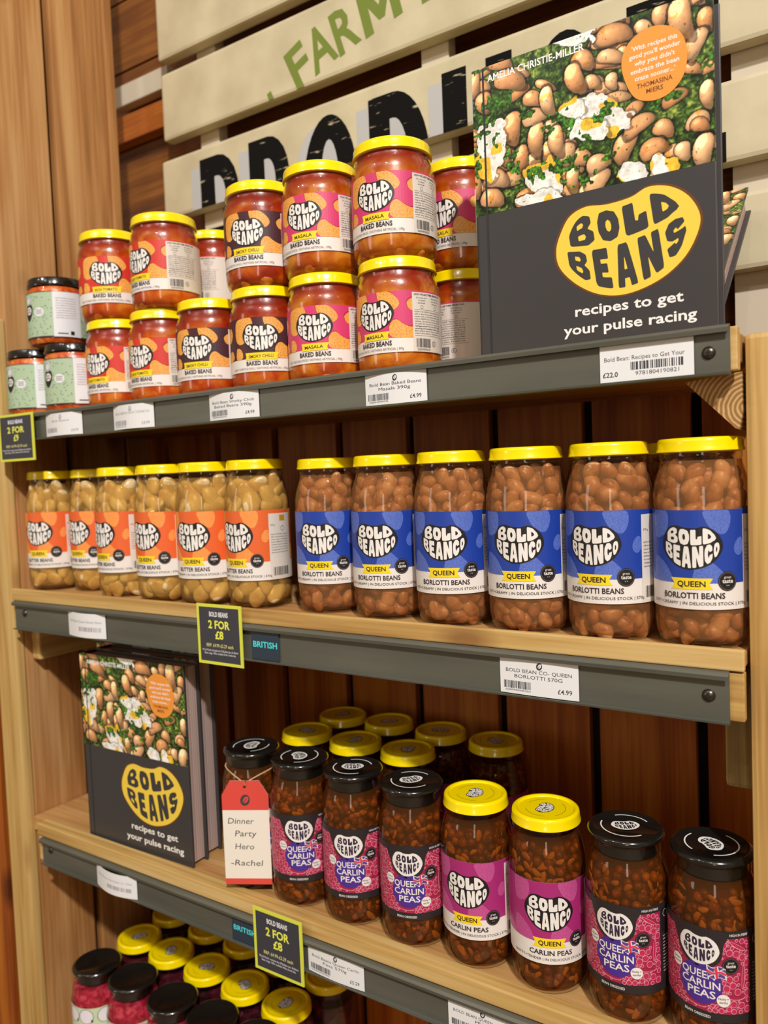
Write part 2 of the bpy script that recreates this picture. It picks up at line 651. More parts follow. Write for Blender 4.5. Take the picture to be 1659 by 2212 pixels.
def bean_span(x, k):
    ys = []
    n = len(BEANC)
    for i in range(n):
        (xa, ya), (xb, yb) = BEANC[i], BEANC[(i + 1) % n]
        xa, ya, xb, yb = xa * k, ya * k, xb * k, yb * k
        if (xa - x) * (xb - x) <= 0 and xa != xb:
            ys.append(ya + (yb - ya) * (x - xa) / (xb - xa))
    return (max(ys), min(ys)) if ys else (0.1, 0.0)


def round_loop(pts, dens=3, it=2):
    out = []
    n = len(pts)
    for i in range(n):
        a, b = pts[i], pts[(i + 1) % n]
        for k in range(dens):
            t = k / dens
            out.append((a[0] + (b[0] - a[0]) * t, a[1] + (b[1] - a[1]) * t))
    for _ in range(it):
        q = []
        n = len(out)
        for i in range(n):
            a, b = out[i], out[(i + 1) % n]
            q.append((a[0] * .75 + b[0] * .25, a[1] * .75 + b[1] * .25))
            q.append((a[0] * .25 + b[0] * .75, a[1] * .25 + b[1] * .75))
        out = q
    return out


def bean_letters(rows, margin=0.925, gap=0.036):
    """rows: two words; returns [(outer, holes)] in the bean's unit frame"""
    mid = lambda x: 0.05 + 0.2 * x * x
    out = []
    for ri, (word, x0, x1, wts) in enumerate(rows):
        tot = sum(wts)
        x = x0
        for ch, w in zip(word, wts):
            wa = (x1 - x0) * w / tot
            xa, xb = x + gap / 2, x + wa - gap / 2
            x += wa

            def warp(p):
                X = xa + (xb - xa) * p[0]
                hi, lo = bean_span(max(min(X, 0.86), -0.86), margin)
                if ri == 0:
                    bot, top = mid(X) + gap * .55, hi
                else:
                    bot, top = lo, mid(X) - gap * .55
                top = max(top, bot + 0.12)
                return (X, bot + (top - bot) * p[1])
            o, hs = GLY[ch]
            out.append(([warp(p) for p in round_loop(o)], [[warp(p) for p in round_loop(h, 2, 1)] for h in hs]))
    return out


CO_LET = bean_letters([('BOLD', -.80, .80, (1.0, .9, .9, 1.05)), ('BEANCO', -.88, .90, (.85, .8, .95, 1.05, .8, .6))])
SM_LET = bean_letters([('BOLD', -.72, .72, (1.0, .9, .9, 1.05)), ('BEANCO', -.79, .80, (.85, .8, .95, 1.05, .8, .6))], 0.80, 0.06)
BK_LET = bean_letters([('BOLD', -.80, .80, (1.05, .9, .95, 1.05)), ('BEANS', -.86, .84, (1, .85, 1, 1.05, 1))], 0.86, 0.07)


def emblem(P, cx, cy, half, m_bg, m_let, layer, let=None, rot=0.0, ky=1.0, outline=None):
    c, s = math.cos(rot), math.sin(rot)
    f = lambda p, k=1.0: (cx + half * k * (p[0] * c - p[1] * ky * s), cy + half * k * (p[0] * s + p[1] * ky * c))
    if outline:
        P.poly([f(p, 1.035) for p in BEANC], outline, layer, big=half > 0.01)
        layer += 1
    P.poly([f(p) for p in BEANC], m_bg, layer, big=half > 0.01)
    for o, hs in (let or CO_LET):
        P.poly([f(p) for p in o], m_let, layer + 1, [[f(p) for p in h] for h in hs], big=half > 0.02)


def blob(P, pts, m, layer):
    P.poly(curve_pts(pts, True, 5), m, layer, big=True)


def great_taste(P, x, y, r, layer):
    P.ell(x, y, r, r, P_black, layer)
    P.ring(x, y, r * .86, r * .91, P_grey, layer + 1)
    P.text('great', x, y + r * .42, r * .26, P_letter, layer + 1)
    P.text('taste', x, y + r * .02, r * .40, P_letter, layer + 1, bold=0.02)
    P.text('* *', x, y - r * .48, r * .2, P_letter, layer + 1)


INFO = ['HOW TO COOK. Heat gently in a pan', 'OR in the microwave: remove lid,', 'cover with a microwave-safe lid and', 'heat at 850W for 2 minutes, stirring',
        'halfway. Do not microwave the jar if', "it's cold. Do not boil or reheat. Keep", 'refrigerated 0°C to +5°C after', 'opening and consume within 3 days.',
        'Best before: see on the jar. Store in a', 'cool dry place. Recycle me.']


# ------------------------------------------------------------------ label designs (z measured up from the jar's base)
def label_queen(key, R, zt, h, main, blobc, word, small):
    """tall jar: colour field with pale bean spots, white foot band"""
    mm = mat('label_field_' + key, main, 0.45)
    mb = speck('label_spot_' + key, blobc[0], blobc[1])
    zb = zt - h
    A, B, C_ = Print(), Print(), Print()
    u0, u1 = -R * math.pi * .86, R * math.pi * .86
    A.rect(u0, zb, u1, zt, P_white, 0, True)
    zw = zb + .0195
    A.rect(u0, zw, u1, zt, mm, 1, True)
    for cx in (-.062, 0.0, .062):
        for pts in ([(-.034, -.0), (-.020, -.0), (-.0175, -.008), (-.020, -.017), (-.028, -.021), (-.034, -.018)],
                    [(.010, -.0003), (.027, -.0003), (.029, -.010), (.024, -.018), (.016, -.015), (.011, -.008)],
                    [(-.034, -.036), (-.026, -.037), (-.018, -.044), (-.015, -h + .0197), (-.034, -h + .0197)],
                    [(.002, -.046), (.006, -.038), (.014, -.038), (.023, -.046), (.026, -h + .0197), (.003, -h + .0197)],
                    [(.034, -.023), (.039, -.021), (.040, -.030), (.036, -.034), (.032, -.030)]):
            q = [(cx + p[0], zt + min(p[1], -.0003)) for p in curve_pts(pts, True, 5)]
            q = [(x, max(y, zw)) for x, y in q]
            if cx == 0 or cx + min(p[0] for p in pts) > .04 or cx + max(p[0] for p in pts) < -.036:
                A.poly(q, mb, 2, big=True)
    # information panel
    A.rect(.0405, zb, .072, zt - .004, P_beige, 3, True)
    emblem(B, 0, zt - .0275, .0232, P_black, P_letter, 3)
    zr = zt - .0545
    C_.poly([(-.0155, zr + .0042), (.0155, zr + .0042), (.0128, zr), (.0155, zr - .0042), (-.0155, zr - .0042), (-.0128, zr)], P_yel, 3, big=True)
    C_.text('QUEEN', 0, zr, .0040, P_text, 5, width=.0205, bold=.02)
    C_.text(word, .001, zt - .0632, .0042, P_text, 4, width=.0465 if len(word) > 12 else .040, bold=.018)
    C_.text(small, .003, zt - .0690, .0022, P_text, 4, width=.078)
    great_taste(C_, .0262, zt - .0525, .0072, 5)
    for i in range(8):
        C_.text(INFO[i][:24], .0425, zt - .026 - i * .0027, .0012, P_text, 5, width=.024, align='L')
    C_.text('570 g', .0425, zt - .016, .0016, P_text, 5, align='L')
    C_.rect(.054, zt - .012, .062, zt - .006, mat('label_gold', '#c88a1e'), 5)
    C_.ring(.058, zt - .020, .0022, .0026, P_text, 5)
    C_.barcode(.044, zb + .004, .066, zb + .013, P_text, 5, 3)
    f = on_cyl(R + .0003)
    return [('label', A.mesh('label_' + key, f), None), ('emblem', B.mesh('emblem_' + key, f), 'label'), ('lettering', C_.mesh('lettering_' + key, f), 'label')]


def label_baked(key, R, zt, h, main, word, small):
    mm = mat('label_field_' + key, main, 0.45)
    mo = speck('label_orange_spot', '#f0ac52', '#d48a34')
    mpk = mat('label_spot_edge_' + key, {'masala': '#a81e48', 'smoky': '#1f0e14', 'tomato': '#8e1c16'}[key], 0.45)
    zb = zt - h
    A, B, C_ = Print(), Print(), Print()
    u0, u1 = -.052, .094
    A.rect(u0, zb, u1, zt, P_white, 0, True)
    zw = zb + .0135
    A.rect(u0, zw, u1, zt, mm, 1, True)
    for pts in ([(-.030, -.004), (-.020, -.0002), (-.010, -.0002), (-.008, -.012), (-.016, -.024), (-.024, -.028), (-.031, -.022)],
                [(.004, -.0002), (.014, -.0002), (.021, -.004), (.026, -.011), (.023, -.0165), (.016, -.0175), (.008, -.014)],
                [(.033, -.012), (.036, -.008), (.041, -.007), (.041, -.017), (.036, -.018)],
                [(.0155, -.036), (.018, -.029), (.023, -.027), (.029, -.031), (.036, -.034), (.042, -.034), (.042, -.0435), (.019, -.0435)],
                [(-.030, -.032), (-.024, -.033), (-.021, -.039), (-.023, -.0435), (-.031, -.0435)],
                [(-.050, -.012), (-.042, -.008), (-.038, -.016), (-.044, -.024), (-.050, -.020)],
                [(-.048, -.035), (-.040, -.033), (-.036, -.040), (-.040, -.0435), (-.048, -.0435)]):
        q = curve_pts(pts, True, 5)
        cl = lambda L_: [(x, max(min(y, zt - .0002), zw)) for x, y in L_]
        A.poly(cl([(x - .0007, zt + y + .0009) for x, y in q]), mpk, 2, big=True)
        A.poly(cl([(x, zt + y) for x, y in q]), mo, 3, big=True)
    A.rect(.0385, zb, .094, zt - .0015, P_beige, 4, True)
    emblem(B, 0, zt - .0215, .0208, P_black, P_letter, 4)
    zr = zt - .0415
    tw = .012 if len(word) < 8 else .0155
    C_.poly([(-tw - .002, zr + .0038), (tw + .004, zr + .0038), (tw + .002, zr), (tw + .003, zr - .0036), (-tw - .002, zr - .0036), (-tw - .001, zr)], P_yel, 5, big=True)
    C_.text(word, 0, zr, .0032, P_text, 7, width=2 * tw - .004, bold=.01, rot=.03)
    C_.text('BAKED BEANS', .0005, zt - .0487, .0043, P_text, 6, width=.0345, bold=.02)
    C_.text(small, -.004, zt - .0542, .0021, P_grey, 6, width=.066)
    C_.text('HOW WE LIKE THEM: SERVES TWO', .0405, zt - .0035, .0016, P_text, 6, width=.034, align='L', bold=.02)
    for x, ls in ((.0485, ('On a thick slice', 'of toasted', 'sourdough.')), (.066, ('With fluffy rice,', 'coriander and a', 'fried onions.'))):
        for i, t in enumerate(ls):
            C_.text(t, x, zt - .0066 - i * .0024, .0013, P_text, 6)
        C_.ring(x, zt - .0152, .0014, .0017, P_grey, 6)
    C_.rect(.0405, zt - .0180, .078, zt - .0178, P_grey, 6)
    for i, t in enumerate(INFO):
        C_.text(t, .0405, zt - .0198 - i * .00225, .0013, P_text, 6, width=.034, align='L', bold=.012 if i in (6, 7) else 0)
    C_.rect(.0405, zt - .0424, .078, zt - .0422, P_grey, 6)
    C_.barcode(.0415, zb + .004, .058, zb + .0125, P_text, 6, 5, '5060940940335')
    C_.ring(.0625, zb + .008, .0022, .0026, P_text, 6)
    C_.text('B', .0625, zb + .008, .0022, P_text, 6)
    f = on_cyl(R + .0003)
    return [('label', A.mesh('label_' + key, f), None), ('emblem', B.mesh('emblem_' + key, f), 'label'), ('lettering', C_.mesh('lettering_' + key, f), 'label')]


def label_carlin_black(R, zt, h):
    zb = zt - h
    A, B, C_ = Print(), Print(), Print()
    u0, u1 = -R * math.pi * .80, R * math.pi * .92
    A.rect(u0, zb, u1, zt, P_blkband, 0, True)
    y0, y1 = zb + .0072, zt - .0062
    A.rect(u0, y0, .0415, y1, mat('label_deep_crimson', '#a02448', .45), 1, True)
    # packed peas, pods
    rnd = random.Random(4)
    circ = []
    keep = [(0, zt - .0195, .0170), (.0005, zt - .0445, .0172), (.0245, zt - .0275, .0072), (.018, zt - .0555, .0055), (-.0195, zt - .034, .0052)]
    pods = [(.0305, zt - .012, .0075, .0016, -.55), (.0345, zt - .037, .0092, .0016, 1.5), (-.004, zt - .0615, .0092, .0017, -.12), (.029, zt - .0528, .0075, .0018, -.05), (-.034, zt - .024, .008, .0018, 1.3), (-.045, zt - .050, .008, .0018, .4)]
    for x, y, a, b, r in pods:
        pts = [(a * math.cos(t), b * math.sin(t) * (1 if math.sin(t) < 0 else .45)) for t in [k * math.pi / 9 for k in range(18)]]
        c, s = math.cos(r), math.sin(r)
        A.poly([(x + 1.06 * p[0] * c - 1.3 * p[1] * s, y + 1.06 * p[0] * s + 1.3 * p[1] * c) for p in pts], P_pinkbase, 2, big=False)
        A.poly([(x + p[0] * c - p[1] * s, y + p[0] * s + p[1] * c) for p in pts], P_crim, 3, big=False)
        for k in range(-4, 5):
            circ.append((x + c * a * k / 4.5, y + s * a * k / 4.5, b * .7))
    tries = 0
    for rad in (.0026, .0020, .0015, .0011, .0008):
        for _ in range(1100):
            x, y = rnd.uniform(u0 + rad, .0412 - rad), rnd.uniform(y0 + rad, y1 - rad)
            if any((x - a) ** 2 + (y - b) ** 2 < (r + rad) ** 2 for a, b, r in keep): continue
            if any((x - a) ** 2 + (y - b) ** 2 < (r + rad + .00022) ** 2 for a, b, r in circ): continue
            circ.append((x, y, rad))
            A.ell(x, y, rad + .0002, rad + .0002, P_pinkbase, 2, n=14, big=False)
            A.ell(x, y, rad - .00012, rad - .00012, P_crim, 3, n=14, big=False)
    # black cap behind the emblem
    A.poly(curve_pts([(-.0205, zt - .001), (.0205, zt - .001), (.0190, zt - .012), (.0165, zt - .024), (.008, zt - .0305), (-.003, zt - .0315), (-.0125, zt - .027), (-.0185, zt - .016)], True, 5), P_blkband, 4, big=True)
    emblem(B, 0, zt - .0175, .0160, P_letter, P_dkprint, 5, SM_LET, ky=1.05)
    C_.ell(.0005, zt - .0445, .0174, .0168, P_purple, 4)
    for i, (t, x, w) in enumerate((('QUEEN', -.001, .0265), ('CARLIN', .001, .0305), ('PEAS', .0015, .0220))):
        C_.text(t, x, zt - .0370 - i * .0076, .0058, P_letter, 5, width=w, bold=.014)
    # flag
    fx, fy = .0135, zt - .0335
    wv_ = lambda x, y: (fx + x + .0006 * math.sin(y * 900), fy + y + .0009 * math.sin(x * 600))
    def fl(x0, y0_, x1, y1_, m, l):
        n = 8
        co, fs = [], []
        for k in range(n + 1):
            x = x0 + (x1 - x0) * k / n
            co += [wv_(x, y0_), wv_(x, y1_)]
        for k in range(n):
            fs.append((2 * k, 2 * k + 2, 2 * k + 3, 2 * k + 1))
        C_.raw(co, fs, m, l)
    fl(-.0072, -.0046, .0072, .0046, P_letter, 6)
    for a, b in ((-.0066, -.0014), (.0014, .0066)):
        for c_, d in ((-.0041, -.0012), (.0012, .0041)):
            fl(a, c_, b, d, P_navyflag, 7)
            C_.raw([wv_(a if (a < 0) == (c_ < 0) else b, c_), wv_((a if (a < 0) == (c_ < 0) else b) + .0011, c_), wv_(b if (a < 0) == (c_ < 0) else a, d), wv_((b if (a < 0) == (c_ < 0) else a) - .0011, d)], [(0, 1, 2, 3)], P_letter, 8)
    fl(-.0072, -.0008, .0072, .0008, P_redflag, 9)
    fl(-.0009, -.0046, .0009, .0046, P_redflag, 9)
    great_taste(C_, .0245, zt - .0275, .0066, 6)
    C_.ell(.0185, zt - .0555, .0052, .0050, P_letter, 5)
    C_.text('Nutty +', .0185, zt - .0540, .0017, P_dkprint, 6, bold=.01)
    C_.text('earthy', .0185, zt - .0568, .0017, P_dkprint, 6, bold=.01)
    C_.ell(-.0195, zt - .034, .0050, .0050, P_letter, 5)
    C_.text('Grown', -.0195, zt - .0325, .0016, P_dkprint, 6, bold=.01)
    C_.text('in the UK', -.0195, zt - .0355, .0016, P_dkprint, 6, width=.0075, bold=.01)
    C_.text('HIGH IN FIBRE', .0315, zt - .0032, .0019, P_letter, 5, width=.0155, bold=.01)
    C_.text('BEAN OBSESSED', -.002, zb + .0034, .0021, P_letter, 5, width=.021, bold=.01)
    C_.rect(.0440, zt - .024, .0520, zt - .004, P_black, 5)
    C_.ring(.048, zt - .009, .0028, .0031, P_letter, 6)
    for i in range(12):
        C_.text(INFO[i % 10][:22], .0445, zt - .028 - i * .0027, .0012, P_letter, 6, width=.02, align='L')
    f = on_cyl(R + .0003)
    return [('label', A.mesh('label_carlin_black', f), None), ('emblem', B.mesh('emblem_carlin_black', f), 'label'), ('lettering', C_.mesh('lettering_carlin_black', f), 'label')]


def label_green(R, zt, h):
    zb = zt - h
    A, C_ = Print(), Print()
    sage = mat('label_sage', '#a9bf9f', 0.5)
    sdk = mat('label_sage_dark', '#4d6150', 0.5)
    wh = mat('label_cool_white', '#dfe0e4', 0.5)
    u0, u1 = -R * math.pi * .9, R * math.pi * .9
    A.rect(u0, zb, u1, zt, P_blkband, 0, True)
    A.rect(u0, zb + .0015, u1, zt - .001, sage, 1, True)
    rnd = random.Random(9)
    for _ in range(260):
        x, y = rnd.uniform(u0, u1), rnd.uniform(zb + .003, zt - .003)
        a = rnd.uniform(0, 3.1)
        A.ell(x, y, .0014, .0004, sdk, 2, rot=a, n=8, big=False)
    A.rect(.022, zb + .0005, .058, zt - .0005, wh, 3, True)
    for i in range(9):
        C_.text(INFO[i][:30], .026, zt - .009 - i * .0032, .0014, P_grey, 5, width=.026, align='L')
    C_.rect(.027, zb + .004, .040, zb + .0054, P_black, 5)
    C_.rect(.043, zb + .003, .048, zb + .008, P_black, 5)
    C_.ell(-.0165, zt - .010, .0062, .0062, wh, 3)
    C_.ring(-.0165, zt - .010, .0044, .0050, sdk, 5)
    C_.poly(curve_pts([(-.022, zt - .016), (-.010, zt - .016), (-.008, zt - .026), (-.016, zt - .037), (-.024, zt - .030)], True, 5), P_black, 3, big=True)
    C_.ell(-.016, zt - .0235, .0062, .0052, P_letter, 4)
    C_.text('BOLD', -.016, zt - .0218, .0022, P_black, 5, bold=.02)
    C_.text('BEANS', -.016, zt - .0252, .0022, P_black, 5, bold=.02)
    C_.ell(.003, zt - .0265, .0070, .0060, wh, 3)
    for k in range(3):
        C_.rect(-.0015, zt - .0245 - k * .0022, .0075, zt - .0238 - k * .0022, P_grey, 5)
    f = on_cyl(R + .0003)
    return [('label', A.mesh('label_green', f), None), ('lettering', C_.mesh('lettering_green', f), 'label')]


# ------------------------------------------------------------------ jar bodies
def lid_yellow(R, zt, t=.0108):
    return lathe('yellow_lid', [(R * .80, zt - t * .55), (R * .90, zt - t), (R * .965, zt - t * 1.02), (R * 1.0, zt - t * .94), (R * .995, zt - t * .80), (R * .978, zt - t * .70),
                                (R * .972, zt - t * .28), (R * .955, zt - t * .10), (R * .92, zt - t * .01), (R * .86, zt), (R * .81, zt - .0006), (R * .79, zt - .0015), (0, zt - .0015)], lid_y)


def lid_black(R, zt):
    return lathe('black_lid', [(R * .80, zt - .019), (R * .845, zt - .0185), (R * .86, zt - .016), (R * .86, zt - .0095), (R * .90, zt - .0072), (R * .985, zt - .0055), (R * 1.0, zt - .0040),
                               (R * .985, zt - .0022), (R * .93, zt - .0008), (R * .88, zt), (R * .83, zt - .0004), (R * .81, zt - .0010), (0, zt - .0008)], lid_k)


def lid_print(kind, z):
    P = Print()
    fn = lambda x, y, l: (x, y, z + .00015 + l * .00008)
    if kind == 'y':
        emblem(P, 0, 0, .0115, P_black, lid_print_w, 0)
        for a0, a1 in ((.35, 1.3), (2.0, 3.4), (3.9, 5.6)):
            P.ring(0, 0, .0186, .0189, lid_print_k, 0, a0, a1)
    else:
        emblem(P, 0, 0, .0125, lid_print_w, P_black, 0, SM_LET)
        for a0, a1 in ((.25, 1.75), (2.6, 5.1)):
            P.ring(0, 0, .0208, .0220, lid_print_w, 0, a0, a1)
    return P.mesh('lid_print_' + kind, fn, step=0)


def tall_glass(R, H):
    neck = R * .845
    return lathe('tall_jar_glass', [(0, .0022), (R * .62, .0018), (R * .72, .0003), (R * .80, .0004), (R * .90, .0028), (R * .965, .0075), (R * .995, .0135), (R, .019), (R, H - .0475),
                                    (R * .992, H - .041), (R * .965, H - .0345), (R * .92, H - .028), (R * .875, H - .0228), (neck, H - .0195), (neck * .985, H - .0165), (neck * 1.01, H - .0145), (neck, H - .012), (neck, H - .006)], glass)


def short_glass(R, H):
    neck = R * .90
    return lathe('short_jar_glass', [(0, .0022), (R * .68, .0018), (R * .76, .0003), (R * .84, .0005), (R * .93, .0032), (R * .985, .0085), (R, .014), (R, H - .030), (R * .99, H - .0255), (R * .955, H - .021),
                                     (neck * 1.01, H - .0185), (neck, H - .016), (neck * 1.02, H - .0142), (neck, H - .012), (neck, H - .006)], glass)


def tall_inner(R, H, fill, m, k=.975):
    R2 = R * k
    pr = [(0, .003), (R2 * .75, .0032), (R2 * .9, .0055), (R2 * .975, .010), (R2, .018), (R2, H - .0475), (R2 * .99, H - .041), (R2 * .962, H - .0345), (R2 * .915, H - .028), (R2 * .86, H - .0225)]
    out = [p for p in pr if p[1] < fill]
    out += [(out[-1][0] * .99, fill), (0, fill)]
    return lathe('broth', out, m)


def bean_shape(nu, nv, a, b, c, bend):
    vs, fs = [], []
    for j in range(nv + 1):
        ph = -math.pi / 2 + math.pi * j / nv
        for i in range(nu):
            th = 2 * math.pi * i / nu
            x, y, z = a * math.sin(ph), b * math.cos(ph) * math.cos(th), c * math.cos(ph) * math.sin(th)
            y += bend * (x / a) ** 2
            vs.append((x, y, z))
    for j in range(nv):
        for i in range(nu):
            fs.append((j * nu + i, j * nu + (i + 1) % nu, (j + 1) * nu + (i + 1) % nu, (j + 1) * nu + i))
    return np.array(vs), fs


def scatter(name, shapes, zones, radius_at, m, seed, spacing, tang=True, inner=True):
    """pack shapes (verts, faces, halfthickness) round the inside of a jar"""
    rnd = random.Random(seed)
    V, F, MI = [], [], []
    off = 0
    mats = m if isinstance(m, list) else [m]
    for z0, z1 in zones:
        z = z0
        while z <= z1:
            for lay in range(2 if inner else 1):
                r0 = radius_at(z)
                sh0 = shapes[0][2]
                rr_ = r0 - sh0 * (1.05 + 1.7 * lay)
                n = max(5, int(2 * math.pi * rr_ / spacing[0]))
                a0 = rnd.uniform(0, 6.28)
                for k in range(n):
                    vs, fs, ht, mi = rnd.choice(shapes)
                    a = a0 + 2 * math.pi * k / n + rnd.uniform(-.12, .12)
                    zz = z + rnd.uniform(-.45, .45) * spacing[1]
                    zz = min(max(zz, z0 - .001), z1 + .002)
                    r = radius_at(zz) - ht * (1.08 + 1.7 * lay) - rnd.uniform(0, .0012)
                    # local frame: z' = radial, x',y' tangential
                    er = Vector((math.cos(a), math.sin(a), 0)); et = Vector((-math.sin(a), math.cos(a), 0)); ez = Vector((0, 0, 1))
                    w = rnd.uniform(0, 6.28)
                    ex = et * math.cos(w) + ez * math.sin(w); ey = -et * math.sin(w) + ez * math.cos(w)
                    M = Matrix((ex, ey, er)).transposed()
                    tl = Matrix.Rotation(rnd.uniform(-.45, .45), 3, 'X') @ Matrix.Rotation(rnd.uniform(-.3, .3), 3, 'Y')
                    sc = rnd.uniform(.85, 1.08)
                    A = np.array(M @ tl) * sc
                    p = vs @ A.T + np.array(er * r + ez * zz)
                    V.append(p)
                    F += [tuple(i + off for i in f) for f in fs]
                    MI += [mi] * len(fs)
                    off += len(vs)
            z += spacing[1]
    me = bpy.data.meshes.new(name)
    me.from_pydata(np.concatenate(V).tolist(), [], F)
    for x in mats:
        me.materials.append(x)
    me.polygons.foreach_set('material_index', MI)
    me.shade_smooth()
    return me


def instance_tint(m, amount=0.25):
    pass


TR, TH = .0362, .158           # tall jar
SR, SH = .0415, .113           # short jar
LT = TH - .0535                # label top on tall jars
LHt = .0735
rad_t = lambda z: TR * (.955 - .16 * (1 - z / .018)) if z < .018 else TR * .955 if z < TH - .045 else TR * (.955 - .10 * min(1, (z - TH + .045) / .02))
zones_t = [(.010, .036), (TH - .062, TH - .024)]
m_borl = mottled('borlotti_bean_skin', ('#a8683e', '#cc9462', '#e0b282'), 90, .38, .1)
m_borl2 = mottled('borlotti_bean_brown', ('#8c4e2a', '#b87a4a', '#cc9a6a'), 90, .38, .1)
m_butt = mottled('butter_bean_skin', ('#c8a468', '#dcc08c', '#ecdab0'), 60, .35, .1)
m_pea = mottled('carlin_pea_skin', ('#6a3410', '#9c5a20', '#c08038'), 110, .4, .2)
m_pea2 = mottled('carlin_pea_dark', ('#42200a', '#704016', '#945a26'), 110, .4, .2)
m_flake = mat('carlin_pea_split', '#cf9a58', .5)
b1 = bean_shape(12, 9, .0100, .0068, .0058, .0014)
b2 = bean_shape(12, 9, .0088, .0062, .0056, .0010)
bb = bean_shape(14, 10, .0135, .0094, .0052, .0020)
pp = bean_shape(9, 7, .0043, .0041, .0040, 0)
fk = bean_shape(6, 4, .0048, .0028, .0010, .001)
CONTENT = {
    'borlotti': [scatter('borlotti_beans', [(b1[0], b1[1], .0058, 0), (b2[0], b2[1], .0056, 1)], zones_t, rad_t, [m_borl, m_borl2], s, (.0165, .0095)) for s in (1, 2)],
    'butter': [scatter('butter_beans', [(bb[0], bb[1], .0052, 0)], [(.013, .036), (TH - .062, TH - .025)], rad_t, [m_butt], s, (.0215, .0120)) for s in (3, 4)],
    'carlin': [scatter('carlin_peas', [(pp[0], pp[1], .0041, 0), (pp[0], pp[1], .0041, 1), (pp[0], pp[1], .0041, 1), (pp[0], pp[1], .0041, 0), (pp[0], pp[1], .0041, 1), (fk[0], fk[1], .0015, 2), (fk[0] * 1.25, fk[1], .0018, 2)], [(.009, .036), (TH - .062, TH - .029)], rad_t, [m_pea, m_pea2, m_flake], s, (.0100, .0072)) for s in (5, 6)],
}
BR = {
    'borlotti': tall_inner(TR, TH, TH - .017, broth('borlotti_broth', '#f2e0cc', '#c8905e', .24)),
    'butter': tall_inner(TR, TH, TH - .017, broth('butter_broth', '#f8e8c0', '#d8b068', .24)),
    'carlin': tall_inner(TR, TH, TH - .019, broth('carlin_broth', '#e2b884', '#7e4a20', .26)),
    'dark': tall_inner(TR, TH, TH - .028, mottled('beetroot_filling', ('#2a0a14', '#4a1424', '#6a2030'), 60, .25, .2)),
}
CORE = {k: lathe('broth_core', [(0, .006), (TR * .55, .006), (TR * .55, TH - .034), (0, TH - .034)], mat('core_' + k, c, .5)) for k, c in (('borlotti', '#9a6038'), ('butter', '#b0904c'), ('carlin', '#5a2a0e'))}
G_tall, G_short = tall_glass(TR, TH), short_glass(SR, SH)
LIDY, LIDK = lid_yellow(TR * .905, TH), lid_black(TR * .93, TH)
LPY, LPK = lid_print('y', TH - .0015), lid_print('k', TH - .0008)
LBL = {
    'borlotti': label_queen('borlotti', TR, LT, LHt, '#1e3f9e', ('#5a72c4', '#4a62b4'), 'BORLOTTI BEANS', 'SOFT+CREAMY | IN DELICIOUS STOCK | 570g'),
    'butter': label_queen('butter', TR, LT, LHt, '#e2642c', ('#f29a4e', '#e88a40'), 'BUTTER BEANS', 'SOFT+CREAMY | IN DELICIOUS STOCK | 570g'),
    'carlin': label_queen('carlin', TR, LT, LHt, '#a62a72', ('#c0538f', '#b44884'), 'CARLIN PEAS', 'NUTTY+TENDER | IN DELICIOUS STOCK | 570g'),
    'carlin_black': label_carlin_black(TR, LT, LHt),
    'masala': label_baked('masala', SR, SH - .0345, .0575, '#d23a6e', 'MASALA', 'TANGY GROUND SPICES | NOTHING ARTIFICIAL | 390g'),
    'smoky': label_baked('smoky', SR, SH - .0345, .0575, '#45202a', 'SMOKY CHILLI', 'SMOKY CHIPOTLE CHILLI | NOTHING ARTIFICIAL | 390g'),
    'tomato': label_baked('tomato', SR, SH - .0345, .0575, '#cf3226', 'RICH TOMATO', 'RICH TOMATOES | NOTHING ARTIFICIAL | 390g'),
}


def short_inner(key, cols, top):
    R2 = SR * .985
    m = mottled('sauce_' + key, cols, 45, .28, .35, (top, SH - .034, SH - .018))  # darker red towards the neck: sauce coating, with the neck's shade put into its colour
    return lathe('sauce_' + key, [(0, .003), (R2 * .75, .003), (R2 * .92, .006), (R2 * .985, .011), (R2, .017), (R2, SH - .030), (R2 * .985, SH - .0255), (R2 * .95, SH - .021), (R2 * .89, SH - .0165), (R2 * .885, SH - .010), (0, SH - .010)], m)


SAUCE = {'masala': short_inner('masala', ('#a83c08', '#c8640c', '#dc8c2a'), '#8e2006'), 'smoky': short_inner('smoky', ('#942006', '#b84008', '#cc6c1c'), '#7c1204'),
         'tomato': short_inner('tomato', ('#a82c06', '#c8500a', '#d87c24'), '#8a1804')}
m_bkb = mottled('baked_bean_skin', ('#b0500a', '#cc741c', '#dc9444'), 80, .3, .1)
BAKED = scatter('baked_beans', [(b2[0] * 1.1, b2[1], .0062, 0)], [(.010, .020)], lambda z: SR * .990 if z > .014 else SR * .955, [m_bkb], 8, (.022, .010), inner=False)
LID_S = lid_yellow(SR * .955, SH, .0118)
# squat jars with the sage label, and pickled red jars on the lowest shelf
GR, GH = .0395, .0925
k_ = GH / SH
G_green = lathe('squat_jar_glass', [(0, .002), (GR * .76, .0003), (GR * .93, .003), (GR * .99, .009), (GR, .013), (GR, GH - .022), (GR * .97, GH - .017), (GR * .92, GH - .013), (GR * .91, GH - .006)], glass)
SAUCE_g = lathe('vegetable_filling', [(0, .003), (GR * .9, .006), (GR * .975, .012), (GR * .98, GH - .022), (GR * .95, GH - .017), (GR * .90, GH - .012), (0, GH - .012)], mottled('carrot_filling', ('#b83a0a', '#d8601a', '#e88a3c'), 90, .3, .6))
LID_G = lathe('squat_black_lid', [(GR * .8, GH - .006), (GR * .93, GH - .0105), (GR * .975, GH - .0105), (GR * .98, GH - .009), (GR * .965, GH - .0075), (GR * .96, GH - .002), (GR * .93, GH - .0002), (GR * .87, GH), (GR * .84, GH - .001), (0, GH - .001)], lid_k)
LBL['green'] = label_green(GR, GH - .020, .060)


